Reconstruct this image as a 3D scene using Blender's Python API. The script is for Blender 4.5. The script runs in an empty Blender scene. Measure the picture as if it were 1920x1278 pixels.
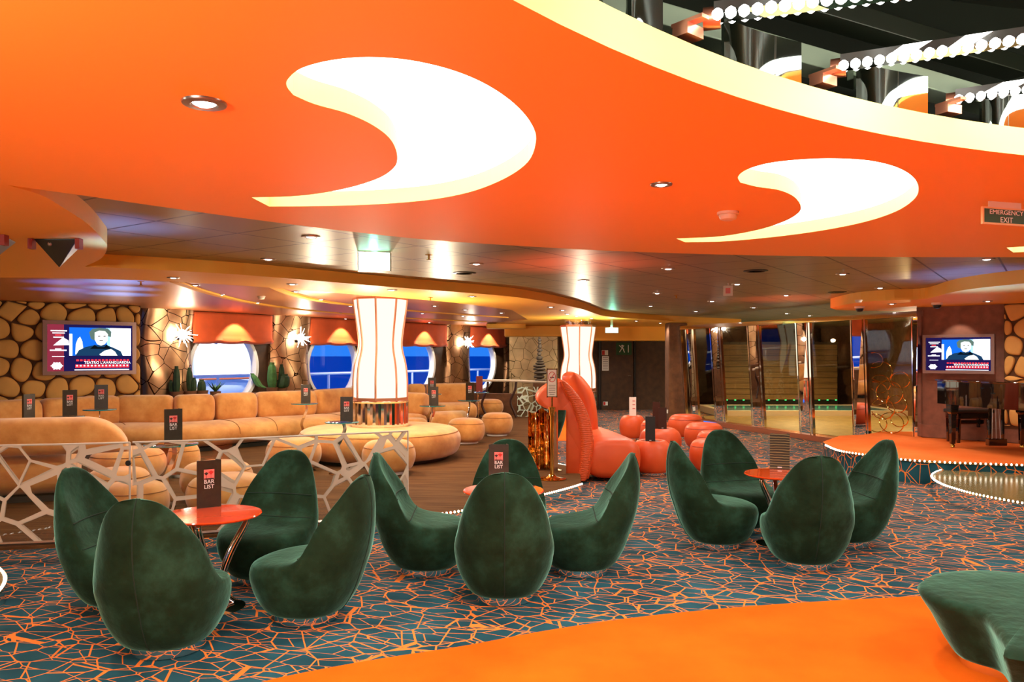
import bpy, bmesh, math, random
from math import sin, cos, pi, radians, sqrt, atan2
from mathutils import Vector, Matrix
from mathutils.geometry import tessellate_polygon
random.seed(7)
sc = bpy.context.scene
COL = sc.collection
F, CX, HY, H = 1470.0, 960.0, 666.0, 1.6

def G(px, py, z):
    D = (H - z) * F / (py - HY)
    return Vector(((px - CX) / F * D, D, z))
def A(px, py, D):
    return Vector(((px - CX) / F * D, D, H - (py - HY) / F * D))

# ------------------------------------------------------------------ materials
def lin(c):
    return tuple((x / 12.92 if x <= .04045 else ((x + .055) / 1.055) ** 2.4) for x in c)
def rgb(r, g, b):
    return lin((r / 255, g / 255, b / 255))
class NT:
    def __init__(s, name):
        s.m = bpy.data.materials.new(name); s.m.use_nodes = True
        s.t = s.m.node_tree; s.n = s.t.nodes; s.l = s.t.links
        s.n.clear(); s.out = s.n.new('ShaderNodeOutputMaterial')
    def node(s, typ, **kw):
        n = s.n.new(typ)
        for k, v in kw.items():
            if k.startswith('i_'):
                key = k[2:]
                key = int(key) if key.isdigit() else key.replace('_', ' ')
                n.inputs[key].default_value = v
            else: setattr(n, k, v)
        return n
    def link(s, a, b): s.l.new(a, b)
    def coords(s, kind='Object', scale=(1, 1, 1), rot=(0, 0, 0)):
        if kind == 'Position': o = s.node('ShaderNodeNewGeometry').outputs['Position']
        else: o = s.node('ShaderNodeTexCoord').outputs[kind]
        mp = s.node('ShaderNodeMapping'); mp.inputs['Scale'].default_value = scale; mp.inputs['Rotation'].default_value = rot
        s.link(o, mp.inputs['Vector']); return mp.outputs['Vector']
    def math(s, op, a, b=None):
        n = s.node('ShaderNodeMath', operation=op)
        for i, x in enumerate((a, b)):
            if x is None: continue
            if isinstance(x, (int, float)): n.inputs[i].default_value = x
            else: s.link(x, n.inputs[i])
        return n.outputs[0]
    def mixc(s, f, a, b):
        n = s.node('ShaderNodeMix', data_type='RGBA')
        for k, x in ((0, f), (6, a), (7, b)):
            if isinstance(x, (int, float)): n.inputs[k].default_value = x
            elif isinstance(x, tuple): n.inputs[k].default_value = (*x[:3], 1)
            else: s.link(x, n.inputs[k])
        return n.outputs[2]
    def ramp(s, f, stops):
        n = s.node('ShaderNodeValToRGB'); e = n.color_ramp.elements
        while len(e) < len(stops): e.new(.5)
        for el, (p, c) in zip(e, stops): el.position = p; el.color = (*c, 1) if len(c) == 3 else c
        s.link(f, n.inputs[0]); return n.outputs[0]
    def noise(s, vec, scale, detail=3, rough=.5):
        n = s.node('ShaderNodeTexNoise'); n.inputs['Scale'].default_value = scale
        n.inputs['Detail'].default_value = detail; n.inputs['Roughness'].default_value = rough
        s.link(vec, n.inputs['Vector']); return n.outputs[0]
    def edge(s, vec, scale, rnd=1):
        n = s.node('ShaderNodeTexVoronoi', feature='DISTANCE_TO_EDGE'); n.inputs['Scale'].default_value = scale
        n.inputs['Randomness'].default_value = rnd
        s.link(vec, n.inputs['Vector']); return n.outputs['Distance']
    def bsdf(s, col=None, rough=.5, metal=0., **kw):
        b = s.node('ShaderNodeBsdfPrincipled')
        if isinstance(col, tuple): b.inputs['Base Color'].default_value = (*col[:3], 1)
        elif col is not None: s.link(col, b.inputs['Base Color'])
        if isinstance(rough, (int, float)): b.inputs['Roughness'].default_value = rough
        else: s.link(rough, b.inputs['Roughness'])
        b.inputs['Metallic'].default_value = metal
        for k, v in kw.items(): b.inputs[k.replace('_', ' ')].default_value = v
        return b
    def bump(s, h, b, strength=.3, dist=.01):
        n = s.node('ShaderNodeBump'); n.inputs['Strength'].default_value = strength; n.inputs['Distance'].default_value = dist
        s.link(h, n.inputs['Height']); s.link(n.outputs[0], b.inputs['Normal'])
    def done(s, sh):
        s.link(sh.outputs[0] if hasattr(sh, 'outputs') else sh, s.out.inputs[0]); return s.m

def plain(name, col, rough=.5, metal=0., var=0., vs=6, bump=0, **kw):
    t = NT(name)
    if var or bump:
        nz = t.noise(t.coords('Object'), vs, 4)
        c = t.ramp(nz, [(.3, tuple(x * (1 - var) for x in col)), (.7, tuple(min(1, x * (1 + var)) for x in col))]) if var else col
        b = t.bsdf(c, rough, metal, **kw)
        if bump: t.bump(nz, b, bump, .01)
    else: b = t.bsdf(col, rough, metal, **kw)
    return t.done(b)
def glow(name, col, strength, sampled=True):
    t = NT(name); e = t.node('ShaderNodeEmission'); e.inputs[0].default_value = (*col, 1); e.inputs[1].default_value = strength
    m = t.done(e)
    m.cycles.emission_sampling = 'FRONT_BACK' if sampled else 'NONE'
    return m
def glass(name, tint, refl=1.0, lattice=None):
    t = NT(name); tr = t.node('ShaderNodeBsdfTransparent'); tr.inputs[0].default_value = (*tint, 1)
    gl = t.node('ShaderNodeBsdfGlossy'); gl.inputs['Roughness'].default_value = 0.0
    fr = t.node('ShaderNodeLayerWeight'); fr.inputs[0].default_value = .5
    fz = t.math('MINIMUM', t.math('MULTIPLY', t.math('ADD', t.math('MULTIPLY', t.math('POWER', fr.outputs['Facing'], 4.0), .9), .04), refl), 1.0)
    mx = t.node('ShaderNodeMixShader'); t.link(fz, mx.inputs[0])
    t.link(tr.outputs[0], mx.inputs[1]); t.link(gl.outputs[0], mx.inputs[2])
    sh = mx
    if lattice:
        scale, width, col = lattice
        v = t.coords('Object')
        nz = t.noise(v, 1.5, 2)
        d = t.edge(v, scale, .85)
        f = t.math('LESS_THAN', d, t.math('MULTIPLY', nz, width * 2))
        fb = t.bsdf(col, .6, 0)
        m2 = t.node('ShaderNodeMixShader'); t.link(f, m2.inputs[0]); t.link(mx.outputs[0], m2.inputs[1]); t.link(fb.outputs[0], m2.inputs[2]); sh = m2
    return t.done(sh)

def m_teal_carpet():
    t = NT('teal_carpet'); v = t.coords('Position', rot=(0, 0, .35))
    nz = t.node('ShaderNodeTexNoise'); nz.inputs['Scale'].default_value = 2.0; t.link(v, nz.inputs['Vector'])
    mv = t.node('ShaderNodeVectorMath', operation='MULTIPLY_ADD'); mv.inputs[1].default_value = (.02, .02, 0); t.link(nz.outputs['Color'], mv.inputs[0]); t.link(v, mv.inputs[2])
    mp = t.node('ShaderNodeMapping'); mp.inputs['Scale'].default_value = (1, 1, 1); t.link(mv.outputs[0], mp.inputs[0])
    e1 = t.edge(mp.outputs[0], 5.0, 1)
    mp2 = t.node('ShaderNodeMapping'); mp2.inputs['Scale'].default_value = (1.0, 2.3, 1.0); mp2.inputs['Rotation'].default_value = (0, 0, .5); t.link(mv.outputs[0], mp2.inputs[0])
    e2 = t.edge(mp2.outputs[0], 4.2, 1)
    l1 = t.math('LESS_THAN', e1, .020); l2 = t.math('LESS_THAN', e2, .016)
    f = t.math('MAXIMUM', l1, l2)
    tint = t.ramp(t.noise(v, 2.5, 2), [(.35, rgb(18, 62, 74)), (.7, rgb(36, 88, 102))])
    c = t.mixc(f, tint, rgb(240, 130, 50))
    b = t.bsdf(c, .9, Specular_IOR_Level=.2)
    t.bump(t.noise(v, 400, 2), b, .2, .003)
    return t.done(b)
def m_carpet(name, c1, c2, scale=3, stripe=False):
    t = NT(name); v = t.coords('Position')
    n1 = t.noise(v, scale, 4)
    if stripe: n1 = t.noise(t.coords('Position', scale=(1, 9, 1), rot=(0, 0, .6)), 2.0, 5)
    c = t.ramp(n1, [(.3, c1), (.7, c2)])
    b = t.bsdf(c, .95, Specular_IOR_Level=.1)
    t.bump(t.noise(v, 300, 2), b, .3, .004)
    return t.done(b)
def m_velvet():
    t = NT('green_velvet'); v = t.coords('Object')
    n1 = t.noise(v, 5, 6, .6)
    c = t.ramp(n1, [(.32, (.005, .015, .005)), (.5, (.009, .028, .012)), (.72, (.020, .068, .040))])
    b = t.bsdf(c, .85, Sheen_Weight=.75, Sheen_Roughness=.3)
    b.inputs['Sheen Tint'].default_value = (.34, .86, .68, 1); b.inputs['Specular IOR Level'].default_value = .15
    t.bump(t.noise(v, 14, 4), b, .25, .02)
    return t.done(b)
def m_suede():
    t = NT('tan_suede'); v = t.coords('Object')
    c = t.ramp(t.noise(v, 3.5, 5, .6), [(.3, rgb(184, 114, 46)), (.5, rgb(206, 140, 68)), (.72, rgb(224, 164, 92))])
    b = t.bsdf(c, .8, Sheen_Weight=.35); t.bump(t.noise(v, 9, 4), b, .2, .02)
    return t.done(b)
def m_dark_tiles():
    t = NT('dark_tiles'); v = t.coords('Position')
    sx = t.node('ShaderNodeSeparateXYZ'); t.link(v, sx.inputs[0]); X, Y = sx.outputs[0], sx.outputs[1]
    ang = radians(-34.8); ca, sa = cos(ang), sin(ang)
    pa = t.math('ADD', t.math('MULTIPLY', X, ca), t.math('MULTIPLY', Y, sa))
    pb = t.math('ADD', t.math('MULTIPLY', X, -sa), t.math('MULTIPLY', Y, ca))
    def lines(p, ph, per, w):
        q = t.math('FRACT', t.math('DIVIDE', t.math('ADD', p, 50 * per - ph), per))
        return t.math('LESS_THAN', t.math('ABSOLUTE', t.math('SUBTRACT', q, .5)), 0.0) if w == 0 else t.math('GREATER_THAN', t.math('ABSOLUTE', t.math('SUBTRACT', q, .5)), .5 - w)
    f = t.math('MAXIMUM', lines(pa, -5.07, .66, .015), lines(pb, 3.02, .65, .015))
    c = t.mixc(f, rgb(142, 128, 90), rgb(22, 16, 8))
    b = t.bsdf(c, .38, .3)
    t.bump(t.noise(v, 3, 2), b, .05, .02)
    return t.done(b)
def m_crackle(name, base, line, scale, width, rough=.25, metal=.9, kind='Object', warp=.0):
    t = NT(name); v = t.coords(kind)
    d = t.edge(v, scale, 1)
    f = t.math('LESS_THAN', d, width)
    n = t.noise(v, 3, 4)
    bc = t.ramp(n, [(.3, tuple(x * .75 for x in base)), (.7, tuple(min(1, x * 1.2) for x in base))])
    c = t.mixc(f, bc, line)
    b = t.bsdf(c, t.math('ADD', t.math('MULTIPLY', f, .4), rough), metal)
    t.bump(t.noise(v, 5, 3), b, .12, .05)
    return t.done(b)
def m_wood(name, c1, c2):
    t = NT(name); v = t.coords('Object', scale=(.6, .6, 14))
    c = t.ramp(t.noise(v, 2, 4), [(.3, c1), (.7, c2)])
    return t.done(t.bsdf(c, .35))
def m_wavy(name, c1, c2):
    t = NT(name); w = t.node('ShaderNodeTexWave', bands_direction='Z'); w.inputs['Scale'].default_value = 14; w.inputs['Distortion'].default_value = 2.5
    w.inputs['Detail Scale'].default_value = .6
    t.link(t.coords('Object'), w.inputs['Vector'])
    c = t.ramp(w.outputs['Color'], [(.82, c1), (.97, c2)])
    return t.done(t.bsdf(c, .4))
def m_leather():
    t = NT('red_leather'); v = t.coords('Object')
    b = t.bsdf(t.ramp(t.noise(v, 2.5, 3), [(.3, rgb(212, 78, 32)), (.7, rgb(226, 92, 44))]), .42)
    b.inputs['Specular IOR Level'].default_value = .4
    t.bump(t.noise(v, 60, 2), b, .06, .004)
    return t.done(b)
def m_ruffle():
    t = NT('pleated_red_leather'); w = t.node('ShaderNodeTexWave', bands_direction='Z'); w.inputs['Scale'].default_value = 13; w.inputs['Distortion'].default_value = 5
    t.link(t.coords('Object'), w.inputs['Vector'])
    b = t.bsdf(rgb(218, 84, 36), .4); t.bump(w.outputs['Color'], b, .22, .012)
    return t.done(b)
def m_hammered(name, base):
    t = NT(name); v = t.coords('Object', scale=(6, 6, 2.2))
    b = t.bsdf(base, .06, 1.); t.bump(t.noise(v, 1.3, 2), b, .9, .12)
    return t.done(b)

MT = dict(
    orange=plain('orange_paint', (.95, .47, .055), .55),
    cream=plain('cream_paint', (.93, .80, .26), .6),
    dark_tiles=m_dark_tiles(),
    brown_metal=plain('bronze_ceiling', rgb(206, 138, 86), .36, .7, bump=.04, vs=2),
    teal=m_teal_carpet(),
    brown_carpet=m_carpet('brown_carpet', rgb(76, 48, 26), rgb(104, 70, 40), 3, True),
    orange_carpet=m_carpet('orange_carpet', rgb(222, 90, 8), rgb(234, 104, 14), 2),
    stage_carpet=m_carpet('stage_carpet', rgb(238, 112, 46), rgb(246, 126, 60), 2),
    velvet=m_velvet(), suede=m_suede(), leather=m_leather(), ruffle=m_ruffle(),
    seam_green=plain('green_thread', (.006, .022, .012), .9),
    seam_tan=plain('tan_thread', rgb(140, 86, 40), .8),
    seam_red=plain('red_thread', rgb(150, 45, 20), .6),
    chrome=plain('chrome', (.88, .87, .85), .06, 1.),
    mirror=plain('mirror', (.92, .90, .88), .015, 1.),
    fan_mirror=plain('fan_mirror', (.84, .92, .85), .03, 1.),
    copper=plain('copper_trim', rgb(226, 150, 118), .28, .85),
    gold=plain('polished_brass', rgb(225, 180, 90), .1, 1.),
    hammered=m_hammered('hammered_gold', rgb(235, 195, 120)),
    steel=plain('brushed_steel', rgb(170, 160, 150), .3, .9),
    red_lacquer=plain('red_lacquer', rgb(238, 78, 28), .08, 0., Coat_Weight=.6),
    crackle=m_crackle('crackled_copper', rgb(208, 166, 126), rgb(52, 30, 16), 3.6, .018, .3),
    crackle_pale=m_crackle('crackled_pale', rgb(214, 190, 140), rgb(110, 92, 52), 3.4, .016, .4, .4),
    wall_brown=plain('brown_suede_wall', rgb(112, 72, 44), .8, var=.25, vs=9),
    wall_dark=plain('dark_walnut', rgb(72, 46, 24), .6, var=.3, vs=7),
    wall_plum=plain('plum_suede_wall', rgb(128, 82, 62), .8, var=.2, vs=8),
    cushion=plain('wall_cushion', rgb(222, 164, 84), .75, var=.15, vs=2),
    groove=plain('groove_brown', rgb(92, 58, 30), .85),
    white=plain('white_paint', (.86, .86, .84), .4),
    offwhite=plain('offwhite_plastic', rgb(225, 205, 185), .45),
    black=plain('black_plastic', (.012, .011, .010), .35),
    blackgloss=plain('piano_lacquer', (.006, .004, .004), .03, 0., Coat_Weight=1.),
    card=plain('menu_card', rgb(46, 36, 22), .35, var=.25, vs=20),
    card_wave=m_wavy('wavy_card', rgb(40, 38, 20), rgb(150, 140, 90)),
    card_brown=plain('brown_card', rgb(58, 28, 16), .4),
    card_white=plain('white_card', rgb(235, 215, 205), .5),
    card_red=plain('red_card', rgb(140, 40, 26), .5),
    print_white=plain('white_print', (.88, .86, .82), .5),
    print_pink=plain('pink_print', rgb(232, 120, 112), .5),
    print_dark=plain('dark_print', rgb(52, 30, 24), .5),
    print_red=plain('red_print', rgb(200, 36, 28), .5),
    sign_green=plain('sign_green', rgb(22, 78, 34), .4),
    cactus=plain('cactus_green', rgb(58, 104, 48), .7, var=.4, vs=12),
    cactus_dark=plain('cactus_dark', rgb(34, 62, 30), .7, var=.4, vs=12),
    soil=plain('soil', rgb(60, 42, 28), .95, var=.4, vs=40),
    stone=plain('grey_stone', rgb(92, 80, 66), .75, var=.4, vs=8),
    blind=plain('blind_cloth', rgb(238, 98, 36), .8, var=.12, vs=3, Sheen_Weight=.2),
    glass=glass('clear_glass', (.97, .985, .98), .9),
    glass_top=glass('teal_glass', (.30, .66, .70), 1.3),
    bronze_glass=glass('bronze_glass', (.93, .86, .66), .7),
    lattice_glass=glass('lattice_glass', (.97, .98, .97), 1.2, (3.9, .050, rgb(206, 190, 168))),
    pebble_glass=glass('pebble_glass', (.93, .97, .95), 1., (6.5, .045, rgb(222, 236, 222))),
    edge_glass=plain('glass_edge', rgb(40, 130, 130), .08),
    panel_light=glow('white_light_panel', (1, .97, .92), 3.2),
    lens=glow('downlight_lens', (1, .93, .86), 9, False),
    lantern=glow('lantern_glass', (1, .86, .62), 1.0),
    bulb=glow('bulb_white', (1, .97, .92), 7, False),
    tube_glow=glow('tube_glow', (1, .98, .92), 5, False),
    led=glow('led_white', (1, .93, .78), 3.5, False),
    green_light=glow('exit_light', (.55, 1, .82), 3.0),
    green_led=glow('green_led', (.05, .9, .35), 1.6, False),
    spark=glow('sconce_spark', (1, .93, .82), 9),
    wood=m_wood('slatted_wood', rgb(120, 88, 52), rgb(156, 118, 74)),
    pool=plain('pool_water', rgb(70, 150, 168), .1),
    tan_floor=plain('teak_floor', rgb(150, 124, 78), .5, var=.25, vs=6),
    sea=plain('sea_water', (.0, .50, .66), 1., Specular_IOR_Level=0.),
    boat=plain('boat_white', (.92, .92, .90), .4),
    boat_orange=plain('boat_orange', rgb(226, 110, 50), .5),
    dome_dark=plain('dark_green_metal', rgb(34, 40, 28), .35, .5),
    dome_green=plain('sage_metal', rgb(150, 165, 140), .4, .3),
    disc_gold=plain('smoked_glass_floor', rgb(156, 138, 88), .16, .4),
)
# ------------------------------------------------------------------ mesh helper
class M:
    def __init__(s): s.v = []; s.f = []
    def add(s, v, f):
        b = len(s.v); s.v += [tuple(x) for x in v]; s.f += [tuple(b + i for i in q) for q in f]; return s
    def box(s, c, d, rz=0):
        cx, cy, cz = c; dx, dy, dz = (x / 2 for x in d); ca, sa = cos(rz), sin(rz); v = []
        for z in (-dz, dz):
            for x, y in ((-dx, -dy), (dx, -dy), (dx, dy), (-dx, dy)): v.append((cx + x * ca - y * sa, cy + x * sa + y * ca, cz + z))
        return s.add(v, [(0, 3, 2, 1), (4, 5, 6, 7), (0, 1, 5, 4), (1, 2, 6, 5), (2, 3, 7, 6), (3, 0, 4, 7)])
    def loft(s, rings, caps=True, closed=False):
        n = len(rings[0]); v = [p for r in rings for p in r]; f = []
        m = len(rings)
        for i in range(m if closed else m - 1):
            for j in range(n):
                a, b = i * n + j, i * n + (j + 1) % n; k = ((i + 1) % m) * n
                f.append((a, b, k + (j + 1) % n, k + j))
        if caps and not closed:
            f.append(tuple(reversed(range(n)))); f.append(tuple((m - 1) * n + j for j in range(n)))
        return s.add(v, f)
    def lathe(s, prof, seg=32, c=(0, 0, 0)):
        return s.loft([[(c[0] + r * cos(2 * pi * j / seg), c[1] + r * sin(2 * pi * j / seg), c[2] + z) for j in range(seg)] for r, z in prof])
    def ring(s, prof, seg=40, c=(0, 0, 0)):  # closed profile -> torus-like
        return s.loft([[(c[0] + r * cos(2 * pi * j / seg), c[1] + r * sin(2 * pi * j / seg), c[2] + z) for j in range(seg)] for r, z in prof], closed=True)
    def tube(s, pts, r, seg=8, closed=False):
        pts = [Vector(p) for p in pts]; n = len(pts); rings = []; up = None
        for i, p in enumerate(pts):
            a = pts[i - 1] if (i or closed) else pts[0]; b = pts[(i + 1) % n] if (i < n - 1 or closed) else pts[-1]
            t = (b - a).normalized()
            if up is None: up = Vector((0, 0, 1)) if abs(t.z) < .9 else Vector((1, 0, 0))
            x = t.cross(up).normalized(); up = x.cross(t).normalized()
            rr = r[i] if isinstance(r, (list, tuple)) else r
            rings.append([p + x * (rr * cos(2 * pi * j / seg)) + up * (rr * sin(2 * pi * j / seg)) for j in range(seg)])
        return s.loft(rings, not closed, closed)
    def poly(s, loops, z):
        loops = [[Vector((p[0], p[1], 0)) for p in lp] for lp in loops]
        tris = tessellate_polygon(loops); flat = [p for lp in loops for p in lp]
        return s.add([(p.x, p.y, z) for p in flat], [tuple(t) for t in tris])
    def prism(s, loops, z0, z1, bottom=True, top=True, sides=True):
        if bottom: s.poly(loops, z0)
        if top: s.poly(loops, z1)
        if sides:
            for lp in loops:
                n = len(lp); s.add([(p[0], p[1], z0) for p in lp] + [(p[0], p[1], z1) for p in lp], [(i, (i + 1) % n, n + (i + 1) % n, n + i) for i in range(n)])
        return s
    def xf(s, mat):
        s.v = [tuple(mat @ Vector(p)) for p in s.v]; return s

def obj(name, m, mat, parent=None, loc=None, rz=0, smooth=True, bevel=0, sub=0, angle=40, weld=True):
    me = bpy.data.meshes.new(name)
    if isinstance(m, M):
        me.from_pydata(m.v, [], m.f)
        bm = bmesh.new(); bm.from_mesh(me)
        if weld: bmesh.ops.remove_doubles(bm, verts=bm.verts, dist=1e-5)
        bmesh.ops.recalc_face_normals(bm, faces=bm.faces)
        bm.to_mesh(me); bm.free()
    else: me = m
    me.materials.clear(); me.materials.append(MT[mat] if isinstance(mat, str) else mat)
    o = bpy.data.objects.new(name, me); COL.objects.link(o)
    if parent: o.parent = parent
    if loc is not None: o.location = loc
    o.rotation_euler = (0, 0, rz)
    if smooth:
        for p in me.polygons: p.use_smooth = True
        me.set_sharp_from_angle(angle=radians(angle))
    if bevel:
        b = o.modifiers.new('bevel', 'BEVEL'); b.width = bevel; b.segments = 2; b.limit_method = 'ANGLE'
    if sub:
        b = o.modifiers.new('sub', 'SUBSURF'); b.levels = sub; b.render_levels = sub
    return o
def thing(name, label, cat, loc=(0, 0, 0), rz=0, group=None):
    o = bpy.data.objects.new(name, None); COL.objects.link(o); o.location = loc; o.rotation_euler = (0, 0, rz)
    o.empty_display_size = .1
    o['label'] = label; o['category'] = cat
    if group: o['group'] = group
    return o
def tag(o, label, cat, group=None):
    o['label'] = label; o['category'] = cat
    if group: o['group'] = group
    return o
def struct(o): o['kind'] = 'structure'; return o
def dup(root, loc, rz, label, group=None, scale=None):
    r = root.copy(); COL.objects.link(r); r.location = loc; r.rotation_euler = (0, 0, rz); r['label'] = label
    if group: r['group'] = group
    if scale: r.scale = scale
    for ch in list(root.children):
        c = ch.copy(); COL.objects.link(c); c.parent = r
        for g in ch.children:
            d = g.copy(); COL.objects.link(d); d.parent = c
    return r
def catmull(pts, n=6, closed=False):
    pts = [Vector(p) for p in pts]; out = []; m = len(pts)
    for i in range(m if closed else m - 1):
        p1, p2 = pts[i], pts[(i + 1) % m]
        p0 = pts[i - 1] if (i or closed) else p1 * 2 - p2
        p3 = pts[(i + 2) % m] if (closed or i + 2 < m) else p2 * 2 - p1
        for k in range(n):
            t = k / n
            out.append(.5 * ((2 * p1) + (p2 - p0) * t + (2 * p0 - 5 * p1 + 4 * p2 - p3) * t * t + (3 * p1 - p0 - 3 * p2 + p3) * t ** 3))
    if not closed: out.append(pts[-1])
    return out
def text_mesh(s, size, align='CENTER', depth=.0008):
    cu = bpy.data.curves.new('lettering', 'FONT'); cu.body = s; cu.size = size; cu.align_x = align; cu.align_y = 'CENTER'; cu.extrude = depth
    cu.resolution_u = 3
    o = bpy.data.objects.new('lettering', cu); COL.objects.link(o)
    bpy.context.view_layer.update()
    me = bpy.data.meshes.new_from_object(o.evaluated_get(bpy.context.evaluated_depsgraph_get()))
    bpy.data.objects.remove(o); bpy.data.curves.remove(cu)
    return me
def text_part(s, size, mat, parent, loc, yaw=0, name='lettering', sx=1):
    o = obj(name, text_mesh(s, size), mat, parent, loc, smooth=False)
    o.rotation_euler = (pi / 2, 0, yaw); o.scale = (sx, 1, 1); return o

def spot(loc, power, size=2.4, blend=.6, col=(1, .9, .78), rad=.05, d=(0, 0, -1), parent=None):
    l = bpy.data.lights.new('spot_lamp', 'SPOT'); l.energy = power; l.spot_size = size; l.spot_blend = blend; l.color = col; l.shadow_soft_size = rad
    o = bpy.data.objects.new('spot_lamp', l); COL.objects.link(o); o.location = loc
    o.rotation_euler = Vector(d).to_track_quat('-Z', 'Y').to_euler()
    if parent: o.parent = parent
    return o
def point(loc, power, rad=.15, col=(1, .9, .78), parent=None):
    l = bpy.data.lights.new('point_lamp', 'POINT'); l.energy = power; l.color = col; l.shadow_soft_size = rad
    o = bpy.data.objects.new('point_lamp', l); COL.objects.link(o); o.location = loc
    if parent: o.parent = parent
    return o

ZM, ZD, ZS, ZR, ZB = 2.34, 2.52, 2.40, 2.37, 2.43   # main, dark, lounge soffit, piano soffit, bronze ceilings
ZP, ZST = .12, .29                                  # lounge platform, stage

# ------------------------------------------------------------------ window wall frame
P0 = Vector((-6.40, 13.67, 0)); DW = Vector((.541, .8415, 0)).normalized(); NW = Vector((-DW.y, DW.x, 0))  # NW points outside
def wt(px, off=0):  # parameter along the wall (at an offset) for a viewing column
    u = (px - CX) / F; q = P0 + NW * off
    return (u * q.y - q.x) / (DW.x - u * DW.y)
def WP(t, off=0, z=0): return P0 + DW * t + NW * off + Vector((0, 0, z))
T0 = Vector((-7.33, 12.25, 0)); DT = Vector((1.02, .82, 0)).normalized(); NTV = Vector((DT.y, -DT.x, 0))  # NTV points into the room
def tt(px, off=0):
    u = (px - CX) / F; q = T0 + NTV * off
    return (u * q.y - q.x) / (DT.x - u * DT.y)
def TP(s, off=0, z=0): return T0 + DT * s + NTV * off + Vector((0, 0, z))

# ================================================================== SHELL
fl = struct(obj('floor', M().poly([[(-13, -7), (13, -7), (13, 27), (1.8, 27), tuple(WP(14.5, .3)[:2]), tuple(WP(-.3, .3)[:2]), tuple(TP(1.4, -.1)[:2]), tuple(TP(-7.5, -.1)[:2]), (-13, 7.7)]], 0), 'teal', smooth=False))
oc = [G(px, py, 0) for px, py in ((440, 1300), (510, 1275), (690, 1240), (870, 1212), (1020, 1184), (1180, 1160), (1310, 1146), (1440, 1135), (1580, 1126), (1715, 1119))]
oc = catmull(oc, 6)
oc = [(-2.4, 1.0), (-1.9, 3.2)] + [(p.x, p.y) for p in oc] + [(3.6, 5.35), (5, 5.3), (7, 4.6), (7.5, 1), (4, -3), (-1, -3)]
struct(obj('orange_carpet_floor', M().prism([oc], .0005, .006, bottom=False), 'orange_carpet', smooth=False))

edge = [(-12, 5.7), (-5.5, 5.85)] + [tuple(G(px, py, ZP)[:2]) for px, py in ((0, 1026), (110, 1021), (260, 1012), (400, 1002), (600, 983), (700, 973), (805, 965), (900, 950), (1000, 930), (1060, 915), (1090, 906))]
plat_edge = edge[2:]
plat = edge + [(1.0, 12.0), (1.45, 16), (1.7, 20), (1.7, 22.5), tuple(WP(12.5, .2)[:2]), tuple(WP(-.3, .2)[:2]), tuple(TP(1.4, -.08)[:2]), tuple(TP(-7.5, -.08)[:2]), (-12.6, 7.7)]
struct(obj('lounge_floor', M().prism([plat], .002, ZP, bottom=False), 'brown_carpet', smooth=False))
# mirrored riser along the lounge step
mr = M(); pe = [Vector((x, y, 0)) for x, y in edge]
for a, b in zip(pe, pe[1:]):
    d = (b - a).normalized(); n = Vector((d.y, -d.x, 0)) * .012
    mr.add([a + n, b + n, b + n + Vector((0, 0, ZP - .02)), a + n + Vector((0, 0, ZP - .02))], [(0, 1, 2, 3)])
struct(obj('trim_1', mr, 'mirror', smooth=False))

# main orange ceiling with holes
ce = [G(px, py, ZM) for px, py in ((0, 345), (160, 367), (320, 390), (480, 412), (640, 432), (800, 449), (960, 460), (1120, 469), (1280, 475), (1440, 479), (1600, 481), (1760, 482), (1920, 482))]
ce = [(p.x, p.y) for p in catmull(ce, 4)]
main = [(-12.5, -6.5), (-12.5, -1.5), (-6, .2), (-3.6, 1.8), (-2.75, 2.75)] + ce + [(5.5, 5.75), (8, 5.2), (12.5, 4), (12.5, -6.5)]
def comma(outer, inner):
    a = catmull([G(x, y, ZM) for x, y in outer], 5); b = catmull([G(x, y, ZM) for x, y in inner], 5)
    return [(p.x, p.y) for p in a] + [(p.x, p.y) for p in b[1:]]
commas = [
    comma([(505, 387), (600, 386), (700, 383), (800, 375), (880, 360), (945, 335), (990, 303), (1005, 262), (995, 230), (965, 195), (915, 160), (850, 132), (770, 113), (690, 107), (620, 113), (565, 128), (540, 148), (538, 162), (550, 178)],
          [(550, 178), (590, 195), (650, 212), (700, 235), (733, 262), (745, 293), (738, 315), (705, 336), (640, 355), (560, 367), (472, 370)]),
    comma([(1285, 454), (1360, 452), (1450, 444), (1540, 432), (1620, 416), (1680, 396), (1715, 372), (1722, 350), (1710, 330), (1680, 313), (1630, 301), (1565, 297), (1500, 299), (1440, 306), (1400, 318), (1384, 331), (1388, 342)],
          [(1388, 342), (1420, 350), (1460, 356), (1488, 368), (1501, 385), (1497, 399), (1470, 415), (1420, 431), (1350, 443), (1268, 447)]),
    comma([(1900, 473), (1960, 470), (2050, 460), (2150, 440), (2200, 415), (2180, 395), (2120, 392), (2090, 402)],
          [(2090, 402), (2120, 420), (2100, 440), (2020, 455), (1887, 464)]),
]
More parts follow.
